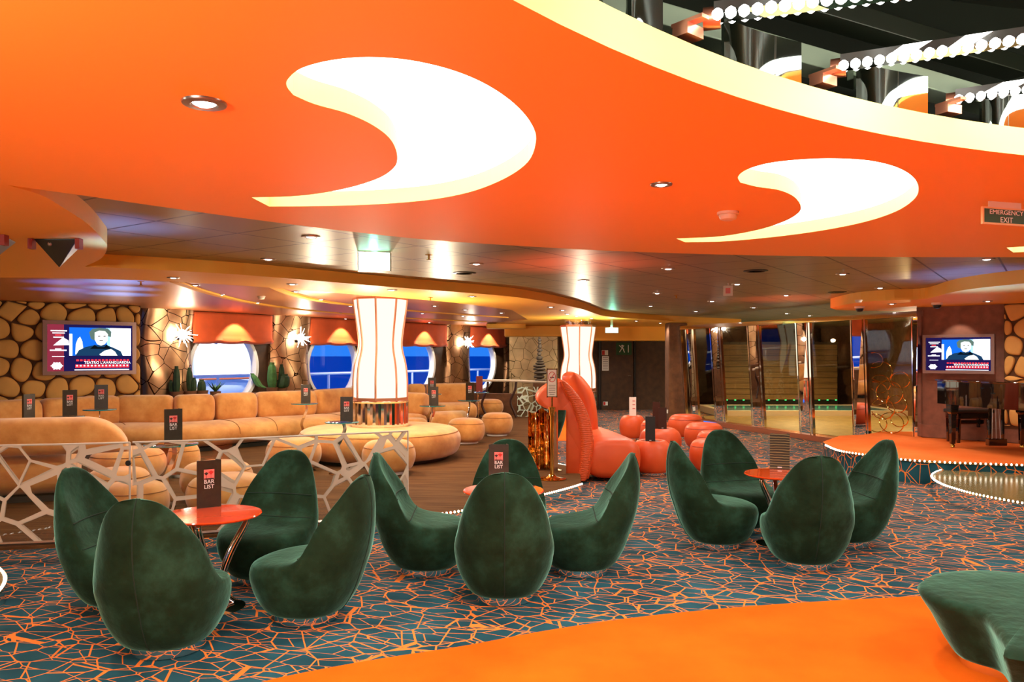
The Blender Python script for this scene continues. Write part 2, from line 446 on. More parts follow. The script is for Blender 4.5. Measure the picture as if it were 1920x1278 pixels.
# round opening (oculus): measured rim, carried on as a circle
OC = Vector((3.1694, -1.0543, 0)); OR = 4.1545
def rr_at(th): return OR
NR = 144
rimc = [(OC.x + rr_at(2 * pi * k / NR) * cos(2 * pi * k / NR), OC.y + rr_at(2 * pi * k / NR) * sin(2 * pi * k / NR)) for k in range(NR)]
mm = M().poly([main] + commas + [rimc], ZM)
n = len(main); mm.add([(x, y, ZM) for x, y in main] + [(x, y, ZD + .02) for x, y in main], [(i, (i + 1) % n, n + (i + 1) % n, n + i) for i in range(n)])
struct(obj('ceiling', mm, 'orange', smooth=False))
for k, c in enumerate(commas):
    side = M().prism([c], ZM, ZM + .07, bottom=False, top=False)
    lb = ['large white comma shaped light recess beside the single near downlight', 'smaller white comma shaped light recess above the smoke detector', 'white comma shaped light recess cut off beyond the emergency exit sign'][k]
    t = thing('recessed_ceiling_light', lb, 'ceiling light', (0, 0, 0), group='comma shaped ceiling lights')
    obj('recess_side', side, 'cream', t, smooth=False)
    obj('light_panel', M().poly([c], ZM + .071), 'panel_light', t, smooth=False)
# oculus: cream cove, chamber
co = M(); r1 = [(x, y, ZM) for x, y in rimc]; r2 = [(x, y, ZM + .10) for x, y in rimc]
co.loft([r1, r2], caps=False)
struct(obj('ceiling_cove_trim', co, 'cream'))
ch = M(); o2 = [(OC.x + (x - OC.x) * 1.12, OC.y + (y - OC.y) * 1.12) for x, y in rimc]
ch.loft([[(x, y, ZM + .10) for x, y in rimc], [(x, y, ZM + .10) for x, y in o2], [(x, y, 3.15) for x, y in o2]], caps=False)
struct(obj('ceiling_chamber_wall', ch, 'dome_dark'))
struct(obj('ceiling_chamber_roof', M().poly([o2], 3.15), 'dome_dark', smooth=False))

# soffit over the lounge (orange, recessed spots)
se = [(0, 343), (75, 365), (120, 390), (165, 420), (192, 448), (201, 463), (190, 484), (158, 500)]
se2 = [(158, 500), (220, 502), (300, 506), (390, 511), (480, 517), (640, 530), (760, 540), (880, 549), (960, 556), (1010, 563), (1060, 572), (1095, 580), (1118, 588), (1145, 594), (1220, 599), (1315, 604), (1390, 607)]
e1 = [(-2.45, 2.6)] + [tuple(p[:2]) for p in catmull([G(x, y, ZS) for x, y in se], 4)]
e2 = [tuple(p[:2]) for p in catmull([G(x, y, ZS) for x, y in se2], 4)][1:]
bk = [(960, 581), (850, 567), (760, 559), (660, 551), (480, 537), (360, 530), (255, 525), (100, 521), (0, 520)]
back = [tuple(p[:2]) for p in catmull([G(x, y, ZS) for x, y in bk], 4)]
sof = e1 + e2 + [(6.5, 23), (-.4, 23), (-.4, 20), (.35, 17.5)] + back + [(-8, 8.3), (-12.5, 8.3), (-12.5, 2.0), (-3, 2.0)]
struct(obj('ceiling.001', M().prism([sof], ZS, ZD + .02, top=False), 'orange', smooth=False))
# bronze ceiling further in, with curved ribs
bz = [(-12.5, 6.0), (-6, 7.5), (-4, 7.9), (-2.8, 8.6), (-1.5, 10.2), (-.2, 13), (.6, 17), (.6, 23.5), tuple(WP(12.5, .28)[:2]), tuple(WP(-.3, .28)[:2]), tuple(TP(1.4, -.08)[:2]), tuple(TP(-7.5, -.08)[:2]), (-12.6, 7.9)]
struct(obj('ceiling.002', M().poly([bz], ZB), 'brown_metal', smooth=False))
for k, pts in enumerate(([(327, 529), (380, 547), (430, 560), (480, 570), (560, 581), (660, 590), (780, 598), (910, 604)], [(510, 538), (545, 552), (600, 565), (660, 573), (740, 581), (830, 588), (950, 596)])):
    c = [Vector(((x - CX) / F * ((ZB - .02 - H) * F / (HY - y)), (ZB - .02 - H) * F / (HY - y), ZB - .02)) for x, y in pts]
    c = catmull(c, 5); tr = M()
    rings = []
    for i, p in enumerate(c):
        d = (c[min(i + 1, len(c) - 1)] - c[max(i - 1, 0)]).normalized(); n = Vector((-d.y, d.x, 0)) * .05
        rings.append([p - n, p + n, p + n + Vector((0, 0, .03)), p - n + Vector((0, 0, .03))])
    tr.loft(rings); struct(obj('trim_%d' % (k + 2), tr, 'orange', smooth=False))
# dark tiled ceiling
struct(obj('ceiling.003', M().poly([[(-13, 1.0), (-4.0, 1.0), (-3.2, 2.3)] + [(x, y - .4) for x, y in ce] + [(6, 5.2), (13, 3.6), (13, 27), (1.8, 27), tuple(WP(14.5, .3)[:2]), tuple(WP(-.3, .3)[:2]), tuple(TP(1.4, -.1)[:2]), tuple(TP(-7.5, -.1)[:2]), (-13, 7.7)]], ZD), 'dark_tiles', smooth=False))
# piano soffit
pe_px = [(1557, 577), (1600, 568), (1660, 563), (1725, 561), (1750, 557), (1775, 550), (1805, 544), (1850, 538), (1920, 531)]
ps = [tuple(p[:2]) for p in catmull([G(x, y, ZR) for x, y in pe_px], 4)] + [(6.5, 7.5), (9, 6.8), (12.5, 6.5), (12.5, 14), (6.2, 13.6), (5.5, 13.3)]
struct(obj('ceiling.004', M().prism([ps], ZR, ZD + .02, top=False), 'orange', smooth=False))
# orange stepped bulkheads far away over the pebble wall and doors
for c, d in (((-.15, 20.3, 2.35), (1.0, .8, .12)), ((.9, 21.3, 2.25), (2.2, 1.0, .28)), ((3.2, 22.2, 2.21), (2.9, .9, .40))):
    struct(obj('ceiling_bulkhead_trim', M().box(c, d), 'orange', smooth=False, bevel=.02))

# walls
def wall(name, a, b, z0, z1, mat, th=.1):
    a, b = Vector(a), Vector(b); c = (a + b) / 2; d = b - a
    return struct(obj(name, M().box((c.x, c.y, (z0 + z1) / 2), (d.length, th, z1 - z0), atan2(d.y, d.x)), mat, smooth=False))
wall('wall_left', (-12.6, -7), (-12.6, 8.2), 0, 3.2, 'wall_brown')
wall('wall_behind', (-12.6, -6.9), (12.6, -6.9), 0, 3.2, 'wall_brown')
wall('wall_right', (12.6, -7), (12.6, 27), 0, 3.2, 'wall_brown')
tvw = wall('wall_stone', TP(-7.5, -.06), TP(1.42, -.06), 0, ZB + .1, 'groove')
# round-edged padded cells on the stone walls
def clip(poly, nx, ny, c):
    out = []
    for i in range(len(poly)):
        p, q = poly[i], poly[(i + 1) % len(poly)]; dp = p[0] * nx + p[1] * ny - c; dq = q[0] * nx + q[1] * ny - c
        if dp <= 0: out.append(p)
        if dp * dq < 0:
            t = dp / (dp - dq); out.append((p[0] + (q[0] - p[0]) * t, p[1] + (q[1] - p[1]) * t))
    return out
def cells(x0, x1, z0, z1, sx, sz, seed, gap):
    rnd = random.Random(seed); seeds = []
    nx, nz = int((x1 - x0) / sx), int((z1 - z0) / sz)
    for i in range(-1, nx + 1):
        for j in range(-1, nz + 1):
            seeds.append((x0 + (i + .5 + (j % 2) * .5 + rnd.uniform(-.3, .3)) * sx, z0 + (j + .5 + rnd.uniform(-.28, .28)) * sz))
    res = []
    for a in seeds:
        pl = [(x0, z0), (x1, z0), (x1, z1), (x0, z1)]
        for b in seeds:
            if b is a or abs(a[0] - b[0]) > 3 * sx or abs(a[1] - b[1]) > 3 * sz: continue
            nx_, nz_ = b[0] - a[0], b[1] - a[1]; L = sqrt(nx_ * nx_ + nz_ * nz_)
            c = ((a[0] + b[0]) * nx_ + (a[1] + b[1]) * nz_) / 2 / L - gap
            pl = clip(pl, nx_ / L, nz_ / L, c)
            if len(pl) < 3: break
        if len(pl) >= 3:
            for _ in range(3):
                pl = [q for i in range(len(pl)) for p, r in ((pl[i], pl[(i + 1) % len(pl)]),) for q in ((p[0] * .75 + r[0] * .25, p[1] * .75 + r[1] * .25), (p[0] * .25 + r[0] * .75, p[1] * .25 + r[1] * .75))]
            res.append(pl)
    return res
def padded(cs, f, depth):
    m = M()
    for pl in cs:
        n = len(pl); cx = sum(p[0] for p in pl) / n; cz = sum(p[1] for p in pl) / n
        rings = [[f(cx + (p[0] - cx) * s, cz + (p[1] - cz) * s, d * depth) for p in pl] for s, d in ((1, 0), (1, .35), (.97, .68), (.9, .9), (.7, 1), (.3, 1.05))]
        m.loft(rings)
    return m
cs = cells(-3.2, 1.40, .12, ZB, .34, .28, 5, .009)
obj('stone_cladding', padded(cs, lambda s, z, d: TP(s, d, z), .075), 'cushion', tvw, angle=60)
# window wall with round openings
PER = (wt(928, .13) - wt(480, .13)) / 3; RW = .76; ZC = 1.37; tc0 = wt(480, .13) - RW + .03
holes = [[(tc0 + PER * k + RW * cos(2 * pi * j / 48), ZC + RW * sin(2 * pi * j / 48)) for j in range(48)] for k in range(4)]
ww = M(); outer = [(-.35, 0), (14.5, 0), (14.5, ZB + .1), (-.35, ZB + .1)]
ww.poly([outer] + holes, 0); ww.v = [tuple(WP(t, .15, z)) for t, z, _ in ww.v]
struct(obj('wall_window', ww, 'wall_dark', smooth=False))
bw = M().poly([outer] + holes, 0); bw.v = [tuple(WP(t, .26, z)) for t, z, _ in bw.v]
struct(obj('wall_outer', bw, 'white', smooth=False))
for k, hl in enumerate(holes):
    tcx = tc0 + PER * k; fr = M()
    def circ(r, off): return [WP(tcx + r * cos(2 * pi * j / 48), off, ZC + r * sin(2 * pi * j / 48)) for j in range(48)]
    fr.loft([circ(RW + .035, .15), circ(RW + .035, .12), circ(RW - .03, .12), circ(RW - .045, .16), circ(RW - .045, .27), circ(RW + .02, .27)], caps=False)
    w = struct(obj('window_%d' % (k + 1), fr, 'white'))
    gp = M().add(circ(RW - .045, .22), [tuple(range(48))]); obj('window_pane', gp, 'glass', w, smooth=False)
# pilasters: bulging crackled shells
def pilaster(k, ta, tb, px):
    rings = []; N = 26
    for i in range(N + 1):
        z = ZP + (ZB - ZP) * i / N; wv = .035 * sin(i / N * 7 + k)
        a, b = ta + wv, tb + wv * .6; ring = []
        for j in range(15):
            u = j / 14; ring.append(WP(a + (b - a) * u, .10 - .16 * sin(pi * u) ** .6 + .03 * sin(i / N * 9 + u * 2), z))
        ring += [WP(b, .15, z), WP(a, .15, z)]
        rings.append(ring)
    m = M().loft(rings); struct(obj('pilaster_column', m, 'crackle', angle=50))
pil = [(wt(270) + .02, wt(368)), (wt(514), wt(586)), (wt(514) + PER, wt(586) + PER + .1), (wt(841), wt(886)), (wt(841) + PER + .02, wt(886) + PER)]
for k, (a, b) in enumerate(pil): pilaster(k, a, b, 0)
# ledge behind the sofas carrying cacti
lg = M(); lg.add([WP(-.1, -.5, .80), WP(9.4, -.5, .80), WP(9.4, .12, .80), WP(-.1, .12, .80), WP(-.1, -.5, .86), WP(9.4, -.5, .86), WP(9.4, .12, .86), WP(-.1, .12, .86)], [(0, 3, 2, 1), (4, 5, 6, 7), (0, 1, 5, 4), (1, 2, 6, 5), (2, 3, 7, 6), (3, 0, 4, 7)])
lg.add([WP(-.1, -.46, ZP), WP(9.4, -.46, ZP), WP(9.4, -.42, ZP), WP(-.1, -.42, ZP), WP(-.1, -.46, .80), WP(9.4, -.46, .80), WP(9.4, -.42, .80), WP(-.1, -.42, .80)], [(0, 3, 2, 1), (4, 5, 6, 7), (0, 1, 5, 4), (1, 2, 6, 5), (2, 3, 7, 6), (3, 0, 4, 7)])
struct(obj('window_sill', lg, 'wall_brown', smooth=False))
# blinds
def blind(k, ta, tb, label):
    NX, NZ = 26, 12; zt, zb = ZB - .01, 1.845; v = []; f = []
    for i in range(NX + 1):
        for j in range(NZ + 1):
            u, w = i / NX, j / NZ
            z = zb + (zt - zb) * w
            dp = .02 + .01 * sin(u * 23 + k) * (1 - w) + (.045 * sin(min(1, w / .16) * pi) if w < .16 else 0)
            zz = z - (.02 * abs(sin(u * 3 * pi + .4)) if w < .1 else 0)
            v.append(WP(ta + (tb - ta) * u, .15 - .05 - dp, zz))
    for i in range(NX):
        for j in range(NZ):
            a = i * (NZ + 1) + j; f.append((a, a + NZ + 1, a + NZ + 2, a + 1))
    m = M().add(v, f); o = obj('window_blind', m, 'blind', angle=80)
    s = o.modifiers.new('solid', 'SOLIDIFY'); s.thickness = .012
    tag(o, label, 'blind', 'roman blinds over the portholes')
bl = ['orange roman blind above the porthole showing the white lifeboat', 'orange roman blind between the second sconce and the big lantern column', 'orange roman blind just beyond the big lantern column', 'orange roman blind at the far end beside the pebble wall']
gaps = [(pil[i][1] - .02, pil[i + 1][0] + .02) for i in range(4)]
for k, (a, b) in enumerate(gaps):
    blind(k, a, b, bl[k])
    q = WP((a + b) / 2, -.22, ZB - .03); spot(q, 60, 1.5, .35, (1, .82, .6), .02, (NW.x * .28, NW.y * .28, -1))
# starburst sconces
def sconce(k, t, z, label):
    p = WP(t, -.15, z); r = thing('wall_sconce', label, 'wall lamp', p, group='starburst wall sconces')
    c = M(); c.loft([[(.085 * sin(a) * cos(2 * pi * j / 12), .085 * sin(a) * sin(2 * pi * j / 12), .085 * cos(a)) for j in range(12)] for a in (.1, .6, 1.2, 1.57, 2, 2.6, 3.04)])
    obj('bulb', c, 'spark', r)
    rnd = random.Random(k)
    sp = M()
    for q in range(90):
        d = Vector((rnd.uniform(-1, 1), rnd.uniform(-1, 1), rnd.uniform(-1, 1)))
        if d.length > 1 or d.length < .2: continue
        d.normalize()
        if d.dot(NW) > .25: continue
        sp.tube([d * .06, d * rnd.uniform(.14, .26)], [.008, .002], 5)
    obj('spoke_pattern', sp, 'spark', r, smooth=False)  # lamp spikes, made long and glowing to imitate its starburst glare
    m = M().box((0, 0, 0), (.1, .1, .06)); obj('wall_mount', m, 'chrome', r, (NW.x * .12, NW.y * .12, -.07), bevel=.01)
    point((-NW.x * .12, -NW.y * .12, .0), 16, .06, (1, .86, .68), r)
sconce(1, (pil[0][0] + pil[0][1]) / 2 + .12, 1.98, 'starburst wall lamp on the crackled pillar beside the stone wall')
sconce(2, (pil[1][0] + pil[1][1]) / 2 + .05, 1.97, 'starburst wall lamp on the crackled pillar above the pale cactus')
sconce(3, (pil[3][0] + pil[3][1]) / 2 + .12, 1.96, 'starburst wall lamp on the pillar far beyond the lantern column')

# far end: pale crackled wall, doors, pillar
wall('wall_back_pale', (-.06, 21.8), (1.25, 21.4), 0, ZB, 'crackle_pale', .1)
wall('wall_back', (1.2, 23.2), (4.6, 23.2), 0, ZD, 'wall_dark', .1)
wall('wall_far', (1.5, 26.9), (13, 26.9), 0, 3.2, 'wall_dark', .1)
wall('wall_bay', (1.25, 21.45), (1.9, 23.2), 0, ZD, 'wall_dark', .08)
struct(obj('wall_pillar', M().box((4.06, 19.4, 1.2), (.46, .5, 2.4)), 'wall_brown', smooth=False, bevel=.03))
dr = struct(obj('door_1', M().box((3.10, 23.12, 1.03), (.95, .05, 2.06)), 'wall_dark', smooth=False, bevel=.01))
obj('door_frame', M().box((2.58, 23.1, 1.05), (.06, .08, 2.1)).box((3.62, 23.1, 1.05), (.06, .08, 2.1)).box((3.1, 23.1, 2.11), (1.1, .08, .06)), 'black', dr, smooth=False)
obj('door_handle', M().tube([(3.5, 23.06, 1.0), (3.5, 23.03, 1.0), (3.4, 23.03, 1.0)], .012), 'steel', dr)
wall('wall_right_recess', (10.5, 12.5), (10.5, 26.5), 0, ZD, 'wall_brown')

# piano wall
WA = Vector((6.52, 12.6, 0)); WB_ = Vector((7.57, 11.6, 0)); DPW = (WB_ - WA).normalized(); NPW = Vector((-abs(DPW.y), -abs(DPW.x), 0)).normalized()
def PW(s, off=0, z=0): return WA + DPW * s + NPW * off + Vector((0, 0, z))
def ps_(px, off=0):
    u = (px - CX) / F; q = WA + NPW * off
    return (u * q.y - q.x) / (DPW.x - u * DPW.y)
wall('wall_piano', PW(-.02, -.06), PW(4.5, -.06), 0, ZD, 'wall_plum')
s0 = ps_(1883); stw = struct(obj('wall_stone_right', M().box(tuple(PW((s0 + 3.5) / 2, -.0, 1.35)), (3.5 - s0, .04, 2.1), atan2(DPW.y, DPW.x)), 'groove', smooth=False))
cs = cells(s0 + .01, s0 + 1.6, .55, 2.36, .30, .26, 11, .012)
obj('stone_cladding', padded(cs, lambda s, z, d: PW(s, .02 + d, z), .05), 'cushion', stw, angle=60)
struct(obj('baseboard_piano', M().box(tuple(PW(2, .01, ZST + .11)), (3.9, .03, .2), atan2(DPW.y, DPW.x)), 'wall_plum', smooth=False))

# stage
sp_px = [(1550, 834), (1575, 844), (1625, 852), (1700, 861), (1760, 865), (1830, 868), (1920, 871)]
st = catmull([G(x, y, ZST) for x, y in sp_px], 5)
st = [(p.x, p.y) for p in st]
stage = [(5.85, 13.0), (5.35, 12.8)] + [(4.72, 11.9)] + st + [(7.5, 9.0), (9.5, 9.0), (11, 10), (11, 13.5), (6.4, 13.5)]
so = struct(obj('stage_floor', M().prism([stage], ZST - .01, ZST, sides=False), 'stage_carpet', smooth=False))
inner = [(x + .02, y + .03) for x, y in stage]
obj('stage_riser', M().prism([stage], .001, ZST - .005, bottom=False, top=False), 'teal', so, smooth=False)
# low mirrored dance disc in front of the stage
dz = .19
dpx = [(1782, 876), (1758, 884), (1749, 891), (1755, 899), (1772, 908), (1800, 917), (1830, 925), (1875, 934), (1920, 942)]
dc = [(p.x, p.y) for p in catmull([G(x, y, dz) for x, y in dpx], 4)]
disc = dc + [(6.2, 6.9), (7.6, 7.0), (8.5, 8.2), (7.6, 8.85), (6.2, 9.1)]
do = struct(obj('dance_floor', M().prism([disc], dz - .02, dz), 'disc_gold', smooth=False))
obj('riser', M().prism([disc], .001, dz - .02, bottom=False, top=False), 'mirror', do, smooth=False)
# another disc just inside the left frame edge
LC = Vector((-4.62, 4.35, 0)); ld = [(LC.x + 1.52 * cos(2 * pi * k / 64), LC.y + 1.52 * sin(2 * pi * k / 64)) for k in range(64)]
do2 = struct(obj('dance_floor.001', M().prism([ld], .11, .13), 'disc_gold', smooth=False))
obj('riser', M().prism([ld], .001, .11, bottom=False, top=False), 'mirror', do2, smooth=False)

# LED edge strips
def resample(pts, step):
    pts = [Vector(p) for p in pts]; out = [pts[0]]; acc = 0.
    for a, b in zip(pts, pts[1:]):
        L = (b - a).length; d = step - acc
        while d <= L: out.append(a + (b - a) * (d / L)); d += step
        acc = L - (d - step)
    return out
def led_strip(pts, label, step=.05, r=.011, out=.014, mat='gold'):
    pts = [Vector(p) for p in pts]; t = thing('led_strip', label, 'light strip', pts[0], group='LED edge strips')
    loc = [p - pts[0] for p in pts]; off = []
    for i, p in enumerate(loc):
        d = (loc[min(i + 1, len(loc) - 1)] - loc[max(i - 1, 0)]).normalized(); off.append(p + Vector((d.y, -d.x, 0)) * out)
    ch = M()
    rings = []
    for p, q in zip(loc, off): rings.append([p + Vector((0, 0, -.018)), q + Vector((0, 0, -.018)), q + Vector((0, 0, -.008)), p + Vector((0, 0, .003))])
    ch.loft(rings); obj('channel', ch, mat, t, smooth=False)
    first = None
    for p in resample(off, step)[:100]:
        if first is None:
            first = obj('light_dot', M().loft([[(r * c_ * cos(a), r * c_ * sin(a), r * s_ - .002) for a in (0, 1.05, 2.1, 3.14, 4.19, 5.24)] for c_, s_ in ((.5, -.9), (1, 0), (.5, .9))]), 'led', t, p)
        else:
            c = first.copy(); COL.objects.link(c); c.location = p
    return t
z3 = lambda pts, z: [(x, y, z) for x, y in pts]
pl2 = [(p.x, p.y) for p in catmull([Vector((x, y, 0)) for x, y in plat_edge], 2)]
i0 = min(range(len(pl2)), key=lambda i: abs(pl2[i][0] - G(785, 966, ZP).x))
led_strip(z3(pl2[i0:], ZP), 'row of step lights along the brown carpet edge beside the brass sign stand', .045, .012)
led_strip(z3(st, ZST), 'row of lights along the edge of the piano stage', .055, .014)
led_strip(z3(dc, dz), 'row of lights around the rim of the low shiny dance floor', .045, .012)
la = [(LC.x + 1.53 * cos(a), LC.y + 1.53 * sin(a)) for a in [radians(95 - 3 * k) for k in range(45)]]
led_strip([(x, y, .13) for x, y in reversed(la)], 'row of lights on the disc edge at the far left border', .05, .012, -.014)

# ================================================================== FURNITURE
ROWS = [(.05, -.20, .21, .185), (.07, -.24, .245, .215), (.12, -.285, .285, .25), (.20, -.33, .32, .288), (.27, -.358, .335, .303), (.315, -.375, .325, .307), (.338, -.383, .295, .307),
        (.352, -.388, .235, .306), (.362, -.392, .12, .304), (.376, -.398, .0, .301), (.405, -.407, -.10, .295), (.46, -.422, -.172, .281), (.54, -.436, -.232, .262), (.62, -.441, -.283, .232),
        (.70, -.436, -.325, .192), (.755, -.424, -.346, .155), (.795, -.408, -.357, .112), (.815, -.393, -.366, .068), (.823, -.384, -.372, .024)]
rc = catmull([Vector((a, b, c)) for a, b, c, d in ROWS], 3); rw = catmull([Vector((a, d, 0)) for a, b, c, d in ROWS], 3)
CR = [(.05 + (p.x - .05) * 1.075, p.y * .97, p.z * .97, q.y * 1.06) for p, q in zip(rc, rw)]
def cpt(row, th):
    z, xo, xi, w = row; e = 2 / 2.3
    zz = z / 1.075; f = min(1, max(0, (zz - .26) / .24)); f = f * f * (3 - 2 * f)
    lo = (xi + xo) / 2 if zz < .315 else -.02
    c = lo * (1 - f) + (xi - .035) * f if zz >= .46 else lo * (1 - f) - .21 * f
    c = min(c, xi - .012)
    x = ((xi - c) if cos(th) > 0 else (c - xo)) * math.copysign(abs(cos(th)) ** e, cos(th)); y = w * math.copysign(abs(sin(th)) ** e, sin(th))
    b = min(1, max(0, (z - .33) / .36)); b = b * b * (3 - 2 * b) * .10
    return Vector((c + x + b * (y / .3) ** 2, y, z))
def make_chair(label):
    t = thing('egg_chair', label, 'chair', group='green velvet egg chairs')
    obj('upholstery', M().loft([[cpt(r, 2 * pi * j / 44) for j in range(44)] for r in CR]), 'velvet', t, angle=75)
    back = [cpt(r, pi) + Vector((-.001, 0, 0)) for r in CR if r[0] > .07]
    obj('back_seam', M().tube(back, .0035, 6), 'seam_green', t)
    for nm, zz, s in (('cushion_seam', .59, 1.2), ('cushion_seam', .437, 1.25)):
        row = min(CR, key=lambda r: abs(r[0] - zz))
        obj(nm, M().tube([cpt(row, s * (k / 10 - 1)) + Vector((.0005, 0, 0)) for k in range(21)], .004, 6), 'seam_green', t)
    obj('plinth', M().lathe([(.19, .0), (.195, .004), (.195, .05), (.15, .052)], 36), 'mirror', t)
    return t
tables = [G(398, 958, .615), G(944, 914, .615), G(1464, 884, .615)]
chairs = [
    # table, bearing of the chair from its table in degrees, distance, label
    (0, 176, 0.56, 'green egg chair seen from its side, left of the table with the striped reflection'),
    (0, 271, 0.66, 'green egg chair with its dark seamed back to us, largest and lowest of all'),
    (0, -14, 0.66, 'green egg chair turned away, its seat pointing at the chrome table leg'),
    (0, 78, 0.66, 'green egg chair facing us in front of the lattice glass panel'),
    (1, 182, 0.57, 'green egg chair in profile facing right, beside the end of the lattice glass'),
    (1, 271, 0.66, 'green egg chair with its back to us at the middle table'),
    (1, -3, 0.58, 'green egg chair in profile facing left, in front of the front red pouffe'),
    (1, 88, 0.52, 'green egg chair half hidden behind the middle bar list card'),
    (2, 184, 0.55, 'green egg chair tilted left of the table holding the wavy lined card'),
    (2, 266, 0.66, 'green egg chair with its back to us at the table with the wavy card'),
    (2, 3, 0.56, 'green egg chair in front of the lit stage edge'),
    (2, 106, 0.60, 'green egg chair facing us in front of the red pouffes'),
]
proto = None
for ti, ang, dist, lb in chairs:
    tp = tables[ti]; a = radians(ang); pos = (tp.x + dist * cos(a), tp.y + dist * sin(a), 0.001)
    rz = a + pi
    if proto is None:
        proto = make_chair(lb); proto.location = pos; proto.rotation_euler = (0, 0, rz)
    else: dup(proto, pos, rz, lb)

# red cocktail tables
def make_red_table(label):
    t = thing('cocktail_table', label, 'table', group='red cocktail tables')
    obj('tabletop', M().lathe([(.02, .578), (.27, .578), (.297, .586), (.302, .594), (.297, .600), (.02, .602)], 56), 'red_lacquer', t)
    for k in range(3):
        a = 2 * pi * k / 3 + .5; ca, sa = cos(a), sin(a)
        prof = [(.20, .574), (.215, .55), (.195, .50), (.15, .42), (.10, .32), (.065, .22), (.06, .14), (.085, .07), (.13, .03)]
        pts = catmull([Vector((r * ca, r * sa, z)) for r, z in prof], 4)
        obj('leg', M().tube(pts, [.017 + .008 * sin(i / len(pts) * pi) for i in range(len(pts))], 10), 'chrome', t)
    obj('foot', M().lathe([(.01, 0.), (.20, 0.), (.20, .008), (.12, .025), (.03, .03)], 40), 'chrome', t)
    return t
rt = make_red_table('red cocktail table with a striped glossy reflection in the chair ring by the lattice glass')
rt.location = (*tables[0][:2], 0.001)
dup(rt, (*tables[1][:2], .001), .4, 'red cocktail table mostly hidden behind the middle chair back')
dup(rt, (*tables[2][:2], .001), 1.0, 'red cocktail table carrying the wavy lined card')

# menu cards: folded upright card
def make_menu(label, mat='card', w=.155, h=.31, front='bar'):
    t = thing('menu_card', label, 'menu', group='standing menu cards')
    a = .32; d = .05
    m = M(); th = .003
    m.prism([[(-w / 2, 0), (w / 2, 0), (w / 2 - .02, d), (w / 2 - .024, d), (w / 2 - .006, th), (-w / 2 + .006, th), (-w / 2 + .024, d), (-w / 2 + .02, d)]], 0, h)
    obj('card', m, mat, t, smooth=False)
    if front == 'bar':
        obj('picture_print', M().box((0, -.0012, h * .70), (w * .43, .001, w * .43)), 'print_pink', t, smooth=False)
        for x, zz, s, mt in ((-.018, .0, .011, 'print_dark'), (.012, .006, .014, 'print_red')):
            ring = [(x + s * (1.1 + .35 * sin(3 * a)) * cos(a), -.002, h * .70 + zz + .006 + s * .8 * (1 + .2 * cos(4 * a)) * sin(a)) for a in [2 * pi * j / 18 for j in range(18)]]
            b = M().add(ring, [tuple(range(18))]).add([(x - .0015, -.002, h * .70 - .033), (x + .0025, -.002, h * .70 - .033), (x + .001, -.002, h * .70 + zz), (x - .001, -.002, h * .70 + zz)], [(0, 1, 2, 3)]); obj('tree_print', b, mt, t, smooth=False)
        obj('ground_print', M().box((0, -.0018, h * .70 - .028), (w * .40, .001, .008)), 'print_dark', t, smooth=False)
        text_part('BAR', .036, 'print_white', t, (0, -.0018, h * .545)); text_part('LIST', .036, 'print_white', t, (0, -.0018, h * .44))
    elif front == 'logo':
        obj('logo_print', M().box((0, -.0012, h * .05), (w * .22, .001, .008)), 'print_white', t, smooth=False)
    elif front == 'lines':
        for k in range(3): obj('text_print', M().box((.02, -.0012, h * (.8 - .2 * k)), (.05, .001, .012)), 'print_red', t, smooth=False)
    return t
mproto = make_menu('black bar list card standing on the striped red table')
def face(p): return atan2(p[1], p[0]) - pi / 2     # yaw that turns the card's front towards the camera station
p = G(392, 951, .602); mproto.location = p; mproto.rotation_euler = (0, 0, face(p) + .25)
def menu(loc, yaw, label, s=1): return dup(mproto, loc, yaw, label, scale=(s, s, s))
p = G(935, 908, .602); menu(p, face(p) - .1, 'bar list card standing behind the middle chair back')
p = G(1462, 879, .602); wm = make_menu('dark card with wavy lines on the red table before the stage', 'card_wave', .165, .31, 'logo'); wm.location = p; wm.rotation_euler = (0, 0, face(p))

# ---- green low seat at the lower right corner
def blob(name, top, base, z0, z1, mat, parent, shrink=.93):
    t_ = [Vector((x, y, 0)) for x, y in top]; b_ = [Vector((x, y, 0)) for x, y in base]; n = len(t_)
    c = sum(t_, Vector()) / n; rings = []
    for w, z, s in ((0, z0, .97), (.02, z0 + .02, 1), (.25, z0 + (z1 - z0) * .25, 1.0), (.6, z0 + (z1 - z0) * .6, 1.0), (.88, z1 - .06, 1.0), (1, z1 - .025, .995), (1, z1 - .008, .965), (1, z1, .90), (1, z1 + .004, .6), (1, z1 + .005, .2)):
        rings.append([(c + (b_[i].lerp(t_[i], w) - c) * s) + Vector((0, 0, z)) for i in range(n)])
    return obj(name, M().loft(rings), mat, parent, angle=70)
gs = thing('lounge_seat', 'low green velvet seat on the orange carpet at the lower right corner', 'seat', (2.9, 4.0, .006))
zt = .36
tp_px = [(1930, 1072), (1860, 1067), (1800, 1067), (1750, 1073), (1722, 1088), (1722, 1103), (1745, 1119), (1785, 1131), (1822, 1140), (1847, 1152), (1866, 1176), (1890, 1205), (1925, 1232)]
top = [G(x, y, zt) for x, y in tp_px] + [Vector((3.0, 3.05, 0)), Vector((3.6, 3.2, 0)), Vector((3.95, 3.7, 0)), Vector((3.75, 4.3, 0)), Vector((3.4, 4.55, 0))]
top = [(p.x - 2.9, p.y - 4.0) for p in catmull(top, 5, True)]
cx = sum(p[0] for p in top) / len(top); cy = sum(p[1] for p in top) / len(top)
base = [(cx + (x - cx) * .72, cy + (y - cy) * .72) for x, y in top]
blob('upholstery', top, base, .045, zt, 'velvet', gs)
obj('plinth', M().prism([[(cx + (x - cx) * .66, cy + (y - cy) * .66) for x, y in top]], 0, .05), 'mirror', gs, smooth=False)

